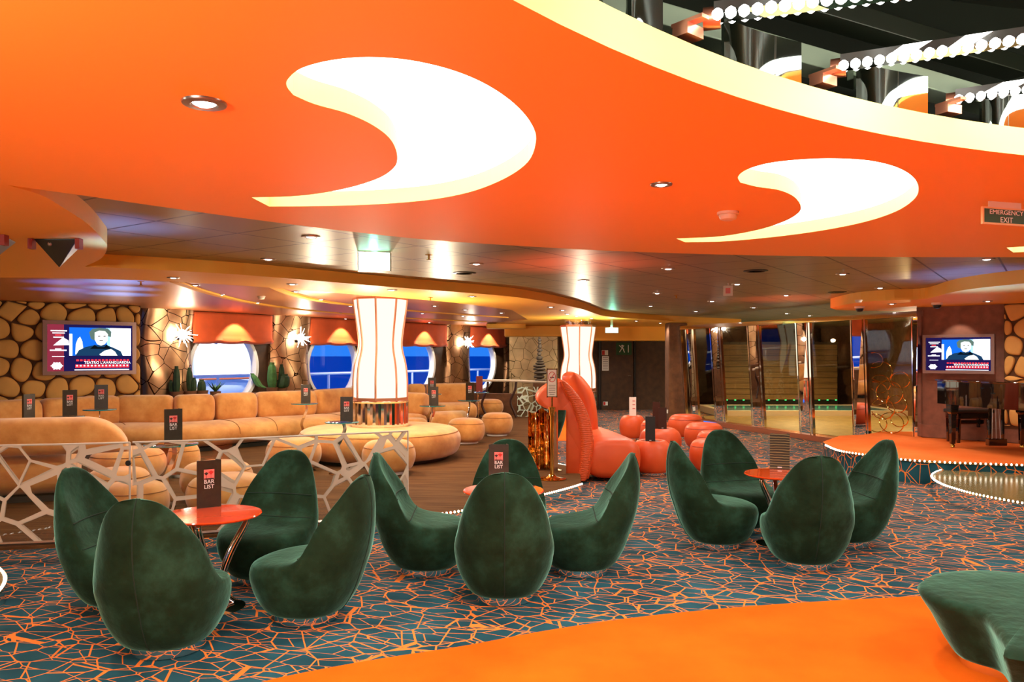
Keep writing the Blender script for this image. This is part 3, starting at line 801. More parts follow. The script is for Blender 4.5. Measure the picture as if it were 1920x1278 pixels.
# ---- tan ottomans
def make_ottoman(label, r, h, mat='suede', seam='seam_tan', pl='white', group='tan suede ottomans', cat='ottoman', name='ottoman', hole=False):
    t = thing(name, label, cat, group=group)
    prof = [(r * .5, .035), (r * .70, .04), (r * .86, h * .18), (r * .965, h * .36), (r, h * .54), (r * .97, h * .71), (r * .88, h * .86), (r * .74, h * .95), (r * .55, h * .99), (r * .2, h), (.004, h)]
    if hole: prof = prof[:-3] + [(r * .62, h), (r * .52, h * .99), (r * .44, h * .95), (.004, h * .945)]
    pc = [(p.x, p.y) for p in catmull([Vector((a, b, 0)) for a, b in prof], 3)]
    obj('upholstery', M().lathe(pc, 40), mat, t, angle=70)
    zz = h * .80; rr = max(a for a, b in pc if abs(b - zz) < h * .08) * .985
    if not hole: obj('seam', M().ring([(rr + .004 * cos(a), zz + .004 * sin(a)) for a in (0, 1.57, 3.14, 4.71)], 40), seam, t)
    obj('plinth', M().lathe([(r * .62, 0), (r * .64, .006), (r * .64, .036), (r * .3, .038)], 36), pl, t)
    return t
ott = [  # px, D centre, radius, height, label
    (551, 10.1, .35, .42, 'tan ottoman behind the lattice glass, directly left of the round column seat table'),
    (729, 9.84, .335, .42, 'tan ottoman at the end of the lattice glass in front of the round column seat'),
    (874, 13.25, .32, .42, 'tan ottoman touching the round column seat on its far right side'),
    (932, 14.50, .295, .42, 'tan ottoman standing free on the brown carpet furthest to the right of its pair'),
    (917, 19.0, .35, .42, 'tan ottoman near the far railing and the brown low wall'),
    (407, 8.10, .36, .385, 'tan ottoman behind the bar list card of the striped table, the farther of two'),
    (426, 7.22, .36, .385, 'tan ottoman right behind the lattice glass and the bar list card'),
    (222, 7.62, .30, .385, 'tan ottoman behind the glass post, the farther of two'),
    (253, 6.80, .28, .385, 'tan ottoman close behind the glass post and the front left chair backs'),
    (345, 9.6, .19, .40, 'small tan ottoman under the large glass table'),
    (240, 9.2, .42, .40, 'broad tan ottoman behind the left sofa end'),
    (775, 13.3, .26, .42, 'tan ottoman peeking out behind the column base'),
]
for px, D, r, h, lb in ott:
    o = make_ottoman(lb, r, h); o.location = ((px - CX) / F * D, D, ZP + .001)

# round seat around the lantern column
C1 = Vector(((713 - CX) / F * 11.4, 11.4, ZP))
rs = thing('round_banquette', 'large round tan seat wrapped around the big lantern column', 'seat', C1 + Vector((0, 0, .001)))
R = 1.17; prof = [(.50, .05), (.95, .04), (R * .93, .07), (R * .985, .16), (R, .26), (R * .985, .34), (R * .95, .40), (R * .88, .435), (R * .75, .45), (.60, .455), (.44, .452), (.43, .3), (.44, .1)]
pc = [(p.x, p.y) for p in catmull([Vector((a, b, 0)) for a, b in prof], 3)]
obj('upholstery', M().ring(pc, 72), 'suede', rs, angle=70)
obj('seam', M().ring([(R * .965 + .004 * cos(a), .385 + .004 * sin(a)) for a in (0, 1.57, 3.14, 4.71)], 72), 'seam_tan', rs)
obj('plinth', M().ring([(.95, 0), (.97, .005), (.97, .045), (.45, .045), (.45, 0)], 60), 'black', rs)

# lantern columns
def lantern(base, sc_, zt, z0, label, zc):
    t = thing('lantern_column', label, 'lamp', base)
    rad = lambda z: .01
    hs = [0, .06, .2, .35, .47, .55, .65, .78, .9, 1.0]; ws = [.388, .387, .386, .362, .318, .305, .318, .345, .372, .388]
    pr = catmull([Vector((w * sc_, z0 + (zt - z0) * h, 0)) for h, w in zip(hs, ws)], 3)
    rings = [[(p.x * cos(2 * pi * j / 8 - pi / 2), p.x * sin(2 * pi * j / 8 - pi / 2), p.y) for j in range(8)] for p in pr]
    obj('lantern_shade', M().loft(rings, caps=False), 'lantern', t, smooth=False)
    for j in range(8):
        a = 2 * pi * j / 8 - pi / 2
        obj('frame_rib', M().tube([((p.x + .004) * cos(a), (p.x + .004) * sin(a), p.y) for p in pr], .016 * sc_, 6), 'copper', t)
    for zz, r_ in ((z0, .388), (zt, .388)):
        rr = r_ * sc_ + .012
        obj('frame_ring', M().loft([[(q * cos(2 * pi * j / 8 - pi / 2), q * sin(2 * pi * j / 8 - pi / 2), zz + dz_) for j in range(8)] for q, dz_ in ((rr - .03, -.02), (rr + .005, -.02), (rr + .005, .025), (rr - .03, .025))], closed=True), 'copper', t, smooth=False)
    obj('collar', M().lathe([(.30 * sc_, zt), (.30 * sc_, zc)], 24), 'mirror', t)
    fl_ = []
    for z in (0.0, z0 - .05, z0 - .03, z0 - .018):
        s = 1 if z < z0 - .04 else (1.03 if z < z0 - .02 else .98)
        fl_.append([((.395 * sc_ * s + .010 * (j % 2)) * cos(2 * pi * j / 64), (.395 * sc_ * s + .010 * (j % 2)) * sin(2 * pi * j / 64), z) for j in range(64)])
    obj('column_base', M().loft(fl_), 'chrome', t, angle=20)
    return t
lantern(C1 + Vector((0, 0, .001)), 1.0, 2.30, .85, 'big glowing lantern column with chrome base inside the round tan seat', ZS - ZP - .002)
point((C1.x, C1.y - .9, 1.75), 55, .04, (1, .86, .62)); point((C1.x - .9, C1.y, 1.75), 42, .04, (1, .86, .62)); point((C1.x + .9, C1.y, 1.75), 42, .04, (1, .86, .62))
C2 = Vector(((1084 - CX) / F * 17.5, 17.5, 0))
lantern(C2, 1.0, 2.25, .85, 'smaller looking lantern column standing behind the tall red leather sofa', ZS - .002)
point((C2.x, C2.y - .9, 1.75), 60, .04, (1, .86, .62))

# ---- sofa modules
def roll(path, n, sect, mat, name, parent, org, dome=0):
    # loft a cross-section (offset along n, z) along a straight path with softened ends
    a, b = Vector(path[0]), Vector(path[1]); L = (b - a).length; d = (b - a) / L
    cn = sum(p[0] for p in sect) / len(sect); cz = sum(p[1] for p in sect) / len(sect); rings = []
    e = min(.09, L * .2)
    for s, k in ((0, .55), (e * .12, .78), (e * .4, .92), (e, 1), (L * .5, 1.012), (L - e, 1), (L - e * .4, .92), (L - e * .12, .78), (L, .55)):
        rings.append([a + d * s + n * (cn + (q[0] - cn) * k) + Vector((0, 0, cz + (q[1] - cz) * k)) - org for q in sect])
    if dome:
        zl = min(q[1] for q in sect); rings = rings[:5]
        for t_ in [i / 14 for i in range(15)]:
            k = max(.02, sqrt(max(0, 1 - t_ * t_))); s = L - dome + dome * t_
            rings.append([a + d * s + n * (cn + (q[0] - cn) * (.25 + .75 * k)) + Vector((0, 0, zl + (q[1] - zl) * k)) - org for q in sect])
    return obj(name, M().loft(rings), mat, parent, angle=75)
def rrect(x0, x1, z0, z1, e=3.2, n=28):
    cx, cz, a, b = (x0 + x1) / 2, (z0 + z1) / 2, (x1 - x0) / 2, (z1 - z0) / 2
    return [(cx + a * math.copysign(abs(cos(t)) ** (2 / e), cos(t)), cz + b * math.copysign(abs(sin(t)) ** (2 / e), sin(t))) for t in [2 * pi * k / n for k in range(n)]]
def sofa_module(a, b, side, label, ztop=.97, depth=.85, seat=True, plinth=True, zlow=.50, bt=.32, dome=0):
    a, b = Vector((a[0], a[1], 0)), Vector((b[0], b[1], 0)); d = (b - a).normalized(); n = Vector((d.y, -d.x, 0)) * side
    org = (a + b) / 2; t = thing('sofa_section', label, 'sofa', org, group='tan sofa sections')
    roll((a, b), n, rrect(-bt / 2, bt / 2, zlow, ztop), 'suede', 'backrest', t, org, dome)
    if seat: roll((a + d * .005, b - d * .005), n, rrect(-.12, depth, ZP + .05, .555, 2.6), 'suede', 'seat', t, org)
    if plinth: obj('plinth', M().box((n.x * .3, n.y * .3, ZP + .035), ((b - a).length - .1, .55, .06), atan2(d.y, d.x)), 'black', t, smooth=False)
    return t
def bk_pt(px, py, z=.97): return G(px, py, z)
bpx = [(-120, 757), (-40, 752), (75, 747), (222, 740.5), (326, 740), (400, 737.5), (478, 734.5), (590, 731), (700, 724)]
bp = [bk_pt(*q) for q in bpx]
org = Vector((bp[4].x, bp[4].y, 0)); sect_t = thing('sectional_sofa', 'long curved tan sofa along the stone wall and the portholes', 'sofa', org)
for i in range(8):
    a, b = (Vector((q.x, q.y, 0)) for q in (bp[i], bp[i + 1])); d = (b - a).normalized()
    roll((a + d * .012, b - d * .012), Vector((d.y, -d.x, 0)), rrect(-.16, .16, .50, .97), 'suede', 'backrest', sect_t, org)
sp2 = catmull([Vector((q.x, q.y, 0)) for q in bp], 5); rings = []; pl_r = []
for i, p in enumerate(sp2):
    d = (sp2[min(i + 1, len(sp2) - 1)] - sp2[max(i - 1, 0)]).normalized(); n = Vector((d.y, -d.x, 0))
    rings.append([p + n * q[0] + Vector((0, 0, q[1])) - org for q in rrect(-.12, .86, ZP + .05, .555, 2.6)])
    pl_r.append([p + n * q[0] + Vector((0, 0, q[1])) - org for q in ((0, ZP + .001), (.7, ZP + .001), (.7, ZP + .06), (0, ZP + .06))])
obj('seat', M().loft(rings), 'suede', sect_t, angle=75); obj('plinth', M().loft(pl_r), 'black', sect_t, smooth=False)
for i in (5, 10, 15, 20, 25, 30, 35):
    obj('seat_seam', M().tube([rings[i][k] + (rings[i][k] - (sp2[i] - org)) * .004 for k in range(0, 14)] , .006, 5), 'seam_tan', sect_t)
bq = [(762, 719.5), (797, 719), (884, 718)]
for i, lb in ((0, 'short tan sofa section just right of the lantern column'), (1, 'tan sofa section at the far end below the last porthole')):
    aa, bb_ = G(*bq[i], .97), G(*bq[i + 1], .97); dd = (bb_ - aa).normalized() * .02
    sofa_module(aa + dd, bb_ - dd, 1, lb, depth=.7)
# rounded arm + curved seat right of the column
sofa_module(A(720, 740, 14.6), A(800, 752, 14.2), 1, 'rounded tan sofa arm showing right behind the lantern column', ztop=.92, depth=.5)
t = thing('daybed', 'long tan seat roll under the two glass tables beyond the column', 'seat', A(800, 790, 14.7) * Vector((1, 1, 0)))
og = t.location.copy(); og.z = 0
roll((A(808, 780, 14.6) * Vector((1, 1, 0)), A(876, 780, 14.9) * Vector((1, 1, 0))), Vector((0, -1, 0)), rrect(-.25, .45, ZP + .03, .56, 2.6), 'suede', 'upholstery', t, Vector((og.x, og.y, 0)))
# front left sofa with its back to us
fa, fb = G(-170, 789, .97), G(243, 779, .97)
t = sofa_module(fa, fb, -1, 'tan sofa turned away from us behind the lattice glass, cut by the left border', zlow=.60, bt=.42, seat=False, plinth=False, dome=.42)
d = (fb - fa).normalized(); nn = Vector((-d.y, d.x, 0)); org = (fa + fb) / 2; org.z = 0
a0 = Vector((fa.x, fa.y, 0)); b0 = Vector((fb.x, fb.y, 0)) - d * .55
roll((a0, b0), nn, rrect(-.12, .9, ZP + .05, .60, 2.6), 'suede', 'seat', t, org)
obj('plinth', M().box((nn.x * .35 - d.x * .27, nn.y * .35 - d.y * .27, ZP + .035), ((b0 - a0).length - .1, .7, .06), atan2(d.y, d.x)), 'black', t, smooth=False)

# ---- glass tables
def make_glass_table(label, h=.65, r=.21):
    t = thing('glass_table', label, 'table', group='small glass tables')
    obj('tabletop', M().lathe([(.004, h - .012), (r - .004, h - .012), (r, h - .008), (r, h - .003), (r - .004, h), (.004, h)], 44), 'glass_top', t)
    obj('rim', M().ring([(r + .002 + .004 * cos(a), h - .006 + .006 * sin(a)) for a in (0, .8, 1.57, 2.4, 3.14, 3.9, 4.71, 5.5)], 44), 'edge_glass', t)
    pts = catmull([Vector(p) for p in ((.02, 0, h - .013), (.035, 0, h - .10), (-.01, 0, h - .22), (-.05, 0, h - .33), (-.02, 0, h - .45), (.02, 0, .08), (0, 0, .012))], 5)
    rings = []
    for i, p in enumerate(pts): rings.append([(p.x - .022, -.006, p.z), (p.x + .022, -.006, p.z), (p.x + .022, .006, p.z), (p.x - .022, .006, p.z)])
    obj('stem', M().loft(rings), 'chrome', t, angle=50)
    obj('foot', M().lathe([(.004, 0), (.16, 0), (.16, .006), (.05, .014), (.004, .015)], 32), 'chrome', t)
    return t
gts = [(321, 832, .65, .235, 'large clear glass table with a bar list card behind the lattice glass', 0),
       (641, 790.5, .65, .205, 'blue green glass table in front of the lantern column base', 0),
       (571, 756, .70, .21, 'glass table before the long sofa, left of the lantern column', 0),
       (811, 760, .65, .21, 'glass table just right of the lantern column', 0),
       (879, 750, .65, .20, 'glass table beside the free standing ottoman pair', 0),
       (808, 738, .74, .20, 'thin glass table at the farthest tan sofa', 0),
       (897, 735, .74, .21, 'glass table below the last porthole with a red card', 0),
       (187, 767, .76, .20, 'dark glass table under the wall screen, the one farther right', 0),
       (128, 780, .72, .18, 'dark glass table under the wall screen, the one farther left', 0),
       (52, 787, .70, .18, 'glass table hidden behind the left sofa back', 0)]
mlab = {0: 'bar list card on the large clear glass table', 1: 'bar list card against the lantern column base', 2: 'bar list card left of the lantern column, before the long sofa', 3: 'bar list card on the blue glass table right of the lantern column', 4: 'wide dark bar list card beside the ottoman pair',
        5: 'bar list card peeking above another card at the farthest sofa', 6: 'small reddish card below the last porthole', 7: 'bar list card under the wall screen, on the farther dark table', 8: 'bar list card under the wall screen, on the nearer dark table', 9: 'dark card standing behind the left sofa back'}
for k, (px, py, h, r, lb, _) in enumerate(gts):
    p = G(px, py, ZP + h); t = make_glass_table(lb, h, r); t.location = (p.x, p.y, ZP + .001); t.rotation_euler = (0, 0, .3 * k)
    q = (p.x + (.02 if k not in (1,) else .06), p.y, ZP + h + .003)
    if k == 6:
        m = make_menu(mlab[k], 'card_red', .13, .32, 'logo'); m.location = q; m.rotation_euler = (0, 0, face(q))
    else: menu(q, face(q) + (.25, -.1, .1, -.1, .35, .0, 0, -.1, .1, .7)[k], mlab[k], (1.05, 1.0, .98, 1.0, 1.05, 1., 1, 1.05, 1.05, 1.0)[k])

# ---- lattice glass balustrade
gl_pts = [Vector((x, y, 0)) for x, y in ((-4.75, 5.92),)] + [G(x, y, ZP) for x, y in ((0, 1024), (120, 1019), (240, 1012), (400, 1001), (600, 982), (700, 973), (764, 966))]
gl_pts = [Vector((p.x, p.y + .03, 0)) for p in gl_pts]
gpath = catmull(gl_pts, 6)
def glass_panel(path, z0, z1, name, label, mat, edge=True):
    t = thing(name, label, 'glass panel', (path[0].x, path[0].y, z0))
    o = path[0]; th = .006; m = M(); rings = []
    for i, p in enumerate(path):
        d = (path[min(i + 1, len(path) - 1)] - path[max(i - 1, 0)]).normalized(); n = Vector((-d.y, d.x, 0)) * th; q = p - o; q.z = 0
        rings.append([q - n, q + n, q + n + Vector((0, 0, z1 - z0)), q - n + Vector((0, 0, z1 - z0))])
    obj('glass_sheet', m.loft(rings), mat, t, smooth=False)
    if edge:
        tp_ = [Vector((p.x - o.x, p.y - o.y, z1 - z0 + .004)) for p in path]
        obj('top_edge', M().tube(tp_, .009, 6), plain('frosted_edge', rgb(205, 192, 176), .4), t)
        obj('base_rail', M().tube([Vector((p.x, p.y, .012)) for p in tp_], .014, 6), 'steel', t)
        e = tp_[-1]; obj('end_edge', M().tube([Vector((e.x, e.y, 0)), e], .008, 6), plain('frosted_edge_post', rgb(205, 192, 176), .4), t)
    return t
split = min(range(len(gpath)), key=lambda i: abs(gpath[i].x / gpath[i].y * F + CX - 240))
glass_panel(gpath[:split + 1], ZP + .001, ZP + .775, 'glass_balustrade', 'curved glass screen with pale cell lattice, the part behind the left chairs', 'lattice_glass')
gpath2 = [gpath[split] + (gpath[split + 1] - gpath[split]).normalized() * .02] + gpath[split + 1:]
glass_panel(gpath2, ZP + .001, ZP + .775, 'glass_balustrade', 'curved glass screen with pale cell lattice, the part ending by the middle chairs', 'lattice_glass')
e = gpath[split]
gk = thing('glass_clamp', 'dark round clamp joining the two lattice glass screens', 'clamp', (e.x, e.y - .012, 1.6 - (867 - HY) / F * e.y))
obj('clamp_disc', M().loft([[(.022 * cos(2 * pi * j / 16), yy, .022 * sin(2 * pi * j / 16)) for j in range(16)] for yy in (-.02, -.006)]), 'black', gk)

# ---- red leather sofa
rsx = thing('leather_sofa', 'tall orange red leather sofa with two arched backs', 'sofa', (1.0, 10.6, 0.001))
org = Vector((1.0, 10.6, 0))
def fin(rows, D, b0, b1, mat='leather', name='backrest', shift=0, ex=.7):
    m = M(); rings = []; n = len(rows)
    rr = catmull([Vector(((l - CX) / F * D, (r - CX) / F * D, H - (y - HY) / F * D)) for y, l, r in rows], 3)
    for i, q in enumerate(rr):
        l, r, z = q.x, q.y, max(.03, q.z); b = b0 + (b1 - b0) * (i / len(rr)); c, a = (l + r) / 2, max(.01, (r - l) / 2)
        s = 1 if i < len(rr) - 4 else (len(rr) - i) / 5
        rings.append([Vector((c + a * math.copysign(abs(cos(t_)) ** ex, cos(t_)) + shift * sin(t_), D + b + b * math.copysign(abs(sin(t_)) ** ex, sin(t_)), z)) - org for t_ in [2 * pi * j / 32 for j in range(32)]])
    return obj(name, m.loft(rings), mat, rsx, angle=70)
fo = catmull([A(x, y, 9.85) for x, y in ((1100, 903), (1066, 903), (1053, 880), (1048, 850), (1046, 805), (1047, 776), (1034, 768), (1018, 763), (1007, 753), (1007, 741), (1016, 729), (1032, 718), (1048, 711), (1061, 716), (1075, 729), (1089, 747), (1100, 770), (1107, 794), (1112, 822), (1113, 852), (1108, 885))], 3, True)
fc = Vector((A(1082, 800, 9.85).x, 9.85, .78))
obj('backrest', M().loft([[Vector((fc.x + (p.x - fc.x) * k, 9.85 + dy, max(.03, fc.z + (p.z - fc.z) * k))) - org for p in fo] for dy, k in ((0, .93), (.015, .97), (.05, 1), (.45, 1), (.52, .97), (.56, .9))]), 'leather', rsx, angle=60)
fin([(880, 1090, 1118), (850, 1088, 1125), (800, 1084, 1127), (775, 1078, 1125), (755, 1072, 1122), (732, 1064, 1115), (712, 1060, 1100), (704, 1063, 1091), (699, 1072, 1082)], 11.25, .7, .55)
# pleated edge band of the near back
fin([(903, 1080, 1101), (885, 1085, 1107), (867, 1087, 1110), (830, 1089, 1115), (789, 1082, 1108), (765, 1073, 1099), (751, 1067, 1092), (735, 1058, 1080), (722, 1053, 1069), (714, 1051, 1060)], 9.80, .14, .10, 'ruffle', 'pleated_band')
rings = []
for s, k in ((0, .62), (.03, .82), (.10, .95), (.25, 1), (1.4, 1.0), (2.3, .96), (2.6, .85), (2.75, .5)):
    y = 9.85 + s; xr = 1.66 - .10 * s; xl = .90 + .07 * s; c = (xl + xr) / 2; cz = .28; sect = rrect((xl - c), (xr - c), -.25, .285 - .02 * s, 3.2, 28)
    rings.append([Vector((c + q[0] * k, y, cz + q[1] * k)) - org for q in sect])
obj('seat', M().loft(rings), 'leather', rsx, angle=75)
sm = catmull([A(x, y, 9.95) - org for x, y in ((1112, 822), (1135, 818), (1160, 824), (1178, 838), (1184, 855))], 4)
# ---- red pouffes
pf = [  # px, base y or D, r, hole, label
    (1222, 10.55, .285, True, 'red leather pouffe at the front with a black card on its round tray'),
    (1238, 12.3, .33, True, 'red leather pouffe second in the tray row, holding two dark cards'),
    (1228, 13.9, .26, False, 'red leather pouffe half hidden behind the dark cards'),
    (1186, 14.9, .25, True, 'red leather pouffe holding the white folder'),
    (1286, 15.2, .345, False, 'red leather pouffe farthest back beside the glass doors'),
    (1320, 13.3, .335, False, 'red leather pouffe in the middle of the loose row near the glass doors'),
    (1338, 11.9, .26, False, 'red leather pouffe third in the loose row'),
    (1330, 10.7, .27, False, 'red leather pouffe partly hidden by the leaning green chair'),
]
pos = []
for px, D, r, hole, lb in pf:
    o = make_ottoman(lb, r, .46, 'leather', 'seam_red', 'mirror', 'red leather pouffes', 'pouffe', 'pouffe', hole)
    o.location = ((px - CX) / F * D, D, .001); pos.append((o.location.x, o.location.y, D, r))
    if hole: obj('tray', M().lathe([(.004, .437), (r * .43, .437), (r * .45, .441), (r * .43, .446), (.004, .446)], 32), 'card_brown', o)
def pcard(i, dx, dy, label, mat, w, h, front, yaw=0):
    x, y, D, r = pos[i]; m = make_menu(label, mat, w, h, front); q = (x + dx, y + dy, .448); m.location = q; m.rotation_euler = (0, 0, face(q) + yaw)
pcard(0, -.03, -.06, 'black card on the front red pouffe', 'black', .13, .335, 'logo')
pcard(1, .03, -.03, 'dark brown card on the second red pouffe, nearer of its two', 'card_brown', .13, .335, 'logo', .2)
pcard(1, -.05, .055, 'dark brown card standing farther back on the second red pouffe', 'card_brown', .12, .42, 'none', -.2)
pcard(3, .0, -.02, 'white folder with red print on a red pouffe', 'card_white', .13, .36, 'lines')
x, y, D, r = pos[1]

# gold screen, mirror panel and brass sign stand by the red sofa
gsx = thing('gold_screen', 'rippled gold metal screen beside the red sofa', 'screen', (.36, 10.2, ZP))
v = []; NXS = 30
rings = []
for i in range(NXS + 1):
    u = i / NXS; x = -.15 + .33 * u; y = .05 * sin(u * 15) + .03 * sin(u * 37)
    rings.append([(x, y - .006, .0), (x, y + .006, .0), (x, y + .006, .76 - .03 * sin(u * 9)), (x, y - .006, .76 - .03 * sin(u * 9))])
obj('rippled_sheet', M().loft(rings), 'hammered', gsx, angle=80)
mp = obj('mirror_board', M().box((0, 0, .40), (.10, .02, .80)), 'mirror', None, (.70, 9.72, ZP), .0, smooth=False)
mp.location = (.622, 9.75, ZP + .001); tag(mp, 'narrow mirrored panel between brass stand and red sofa', 'panel')
sb = G(1036, 901, ZP); st_ = thing('sign_stand', 'brass sign stand holding the no smoking notice', 'sign', (sb.x, sb.y + .12, ZP + .001))
obj('stand_base', M().lathe([(.004, 0), (.165, 0), (.168, .008), (.14, .018), (.06, .03), (.03, .06)], 40), 'gold', st_)
obj('pole', M().lathe([(.024, .03), (.024, .80)], 20), 'gold', st_)
obj('socket', M().lathe([(.03, .76), (.034, .80), (.044, .86), (.03, .865), (.012, .87)], 20), 'gold', st_)
obj('rod', M().lathe([(.009, .86), (.009, .99)], 12), 'gold', st_)
fw, fh = .118, .33; zb = .985
obj('sign_board', M().box((0, 0, zb + fh / 2), (fw, .012, fh)), 'offwhite', st_, smooth=False)
fr = M()
for x in (-fw / 2, fw / 2): fr.box((x, 0, zb + fh / 2), (.01, .02, fh + .02))
for z in (zb, zb + fh): fr.box((0, 0, z), (fw + .01, .02, .01))
obj('sign_frame', fr, 'gold', st_, smooth=False)
obj('symbol_print', M().tube([(.040 * cos(a), -.008, zb + fh * .72 + .060 * sin(a)) for a in [2 * pi * k / 28 for k in range(28)]], .004, 6, True), 'print_red', st_)
obj('symbol_print', M().tube([(-.026, -.008, zb + fh * .72 - .04), (.026, -.008, zb + fh * .72 + .04)], .004, 6), 'print_red', st_)
obj('cigarette_print', M().box((0, -.0075, zb + fh * .70), (.05, .002, .012)), 'print_dark', st_, smooth=False)
tl = M()
for k, wd in enumerate((.08, .07, .08, .075, .08, .06)): tl.box((0, -.0068, zb + fh * .42 - k * .022), (wd, .001, .006))
obj('text_print', tl, 'print_dark', st_, smooth=False)

# ---- TVs
def strokes(parent, name, mat, polys, f):
    for pl in polys:
        obj(name, M().add([f(*p) for p in pl], [tuple(range(len(pl)))]), mat, parent, smooth=False)
EM = {}
def em(name, c, s=1.0):
    if name not in EM: EM[name] = glow('screen_' + name, rgb(*c), s, False)
    return EM[name]
def tv(org, dirx, nrm, w, h, label, left_tint):
    t = thing('wall_screen', label, 'television', org)
    t.rotation_euler = (0, 0, atan2(dirx.y, dirx.x))
    bz = M(); b = .045 * w
    d0, d1 = -.06, 0.0
    for x0, x1, z0, z1 in ((-w / 2, w / 2, h / 2 - b, h / 2), (-w / 2, w / 2, -h / 2, -h / 2 + b), (-w / 2, -w / 2 + b, -h / 2 + b, h / 2 - b), (w / 2 - b, w / 2, -h / 2 + b, h / 2 - b)):
        bz.box(((x0 + x1) / 2, -.03, (z0 + z1) / 2), (x1 - x0, .06, z1 - z0))
    obj('bezel', bz, plain('tv_bezel', rgb(150, 118, 110), .3, .4), t, smooth=False)
    iw, ih = w - 2 * b, h - 2 * b
    s = obj('display', M().box((0, -.02, 0), (iw, .03, ih)), em('navy', (26, 20, 70), 1.0), t, smooth=False)
    f = lambda d: (lambda x, z: (-iw / 2 + iw * x, -.036 - d, ih / 2 - ih * z))
    f1, f2, f3, f4 = f(.0008), f(.0016), f(.0024), f(.0032)
    q = lambda x0, x1, z0, z1: [(x0, z0), (x1, z0), (x1, z1), (x0, z1)]
    strokes(s, 'display_panel', em(*left_tint), [q(0, .19, 0, 1)], f1)
    pic = obj('picture_panel', M().add([f1(*p) for p in q(.25, .985, .06, .67)], [(0, 1, 2, 3)]), em('blue', (20, 96, 205), 1.1), s, smooth=False)
    strokes(s, 'picture_print', em('white', (250, 250, 255), 1.3), [q(.73, .985, .06, .67), q(.25, .285, .2, .67), [(.32, .64), (.325, .42), (.35, .30), (.375, .26), (.40, .36), (.41, .5), (.40, .64)], [(.10, .40), (.18, .28), (.24, .34), (.25, .44), (.07, .45)]], f2)
    strokes(s, 'picture_print', em('sky', (150, 205, 240), 1.2), [[(.68, .06), (.75, .06), (.75, .67), (.70, .67)]], f2)
    strokes(s, 'picture_print', em('hair', (96, 120, 110), .8), [[(.48, .16), (.52, .08), (.60, .06), (.70, .07), (.745, .14), (.74, .26), (.70, .24), (.56, .2), (.545, .34), (.50, .30)]], f3)
    strokes(s, 'picture_print', em('shirt', (24, 58, 92), .9), [[(.32, .67), (.36, .55), (.44, .48), (.54, .44), (.68, .43), (.78, .50), (.86, .57), (.885, .67)]], f3)
    strokes(s, 'picture_print', em('skin', (225, 228, 220), 1.1), [[(.545, .16), (.60, .12), (.67, .13), (.705, .20), (.70, .34), (.665, .42), (.62, .45), (.575, .42), (.545, .32)], [(.60, .64), (.66, .56), (.74, .52), (.79, .58), (.82, .67), (.62, .67)]], f4)
    strokes(s, 'picture_print', em('collar', (14, 22, 30), .6), [[(.49, .52), (.545, .43), (.58, .48), (.66, .48), (.69, .42), (.74, .52)]], f4)
    strokes(s, 'picture_print', em('feature', (90, 80, 90), .6), [[(.585, .235), (.61, .23), (.61, .25), (.585, .255)], [(.65, .235), (.675, .23), (.675, .25), (.65, .255)], [(.60, .335), (.645, .335), (.64, .35), (.605, .35)]], f(.004))
    W = em('white', (250, 250, 255), 1.3)
    strokes(s, 'text_print', W, [q(.04, .225, .125, .15), q(.06, .2, .175, .195), q(.07, .19, .265, .285), q(.03, .22, .54, .565), q(.09, .16, .515, .54), q(.055, .195, .68, .69)], f3)
    strokes(s, 'text_print', em('redtext', (235, 60, 70), 1.1), [q(.09, .16, .215, .24)], f3)
    star = []
    for k in range(24):
        a = 2 * pi * k / 24; r = (.075, .055, .062, .055)[k % 4]; star.append((.11 + r * cos(a), .885 + r * 1.25 * sin(a)))
    strokes(s, 'logo_print', W, [star], f3)
    rb = []
    for k in range(15):
        x = .33 + k * .043; rb.append(q(x, x + .03, .75, .79)); rb.append(q(x - .01, x + .03, .86, .93))
    bb = M()
    for pl in rb: bb.add([f3(*p) for p in pl], [(0, 1, 2, 3)])
    obj('light_pattern', bb, em('redlight', (235, 50, 60), 1.2), s, smooth=False)
    bb = M()
    for k in range(15):
        x = .33 + k * .043; bb.add([f4(*p) for p in q(x, x + .018, .87, .90)], [(0, 1, 2, 3)]); bb.add([f4(*p) for p in q(x - .02, x + .03, .965, .985)], [(0, 1, 2, 3)])
    obj('light_pattern', bb, W, s, smooth=False)
    strokes(s, 'display_panel', em('plum', (70, 10, 40), 1.0), [q(.43, .96, .79, .855)], f4)
    p = f(.006)(.70, .822); o = text_part('TEATRO L\u2019AVANGUARDIA', ih * .078, W, s, p)
    return t
tl_, tr_ = tt(79, .12), tt(254, .12); cxs = (tl_ + tr_) / 2; D0 = TP(cxs, .12).y
tvh = 100 / F * D0
tv(TP(cxs, .12, H - (652 - HY) / F * D0), DT, NTV, tr_ - tl_, tvh, 'large wall screen on the padded stone wall', ('maroon', (128, 40, 58), 1.0))
sa, sb_ = ps_(1732, .07), ps_(1866, .07); cs_ = (sa + sb_) / 2; D1 = PW(cs_, .07).y
tv(PW(cs_, .07, H - (663.5 - HY) / F * D1), DPW, NPW, sb_ - sa, 73 / F * D1, 'smaller wall screen above the grand piano', ('navy2', (30, 18, 62), 1.0))
q = PW(cs_, .30, ZR - .03); spot(q, 14, 1.3, .4, (1, .85, .7), .02, (-NPW.x * .25, -NPW.y * .25, -1))

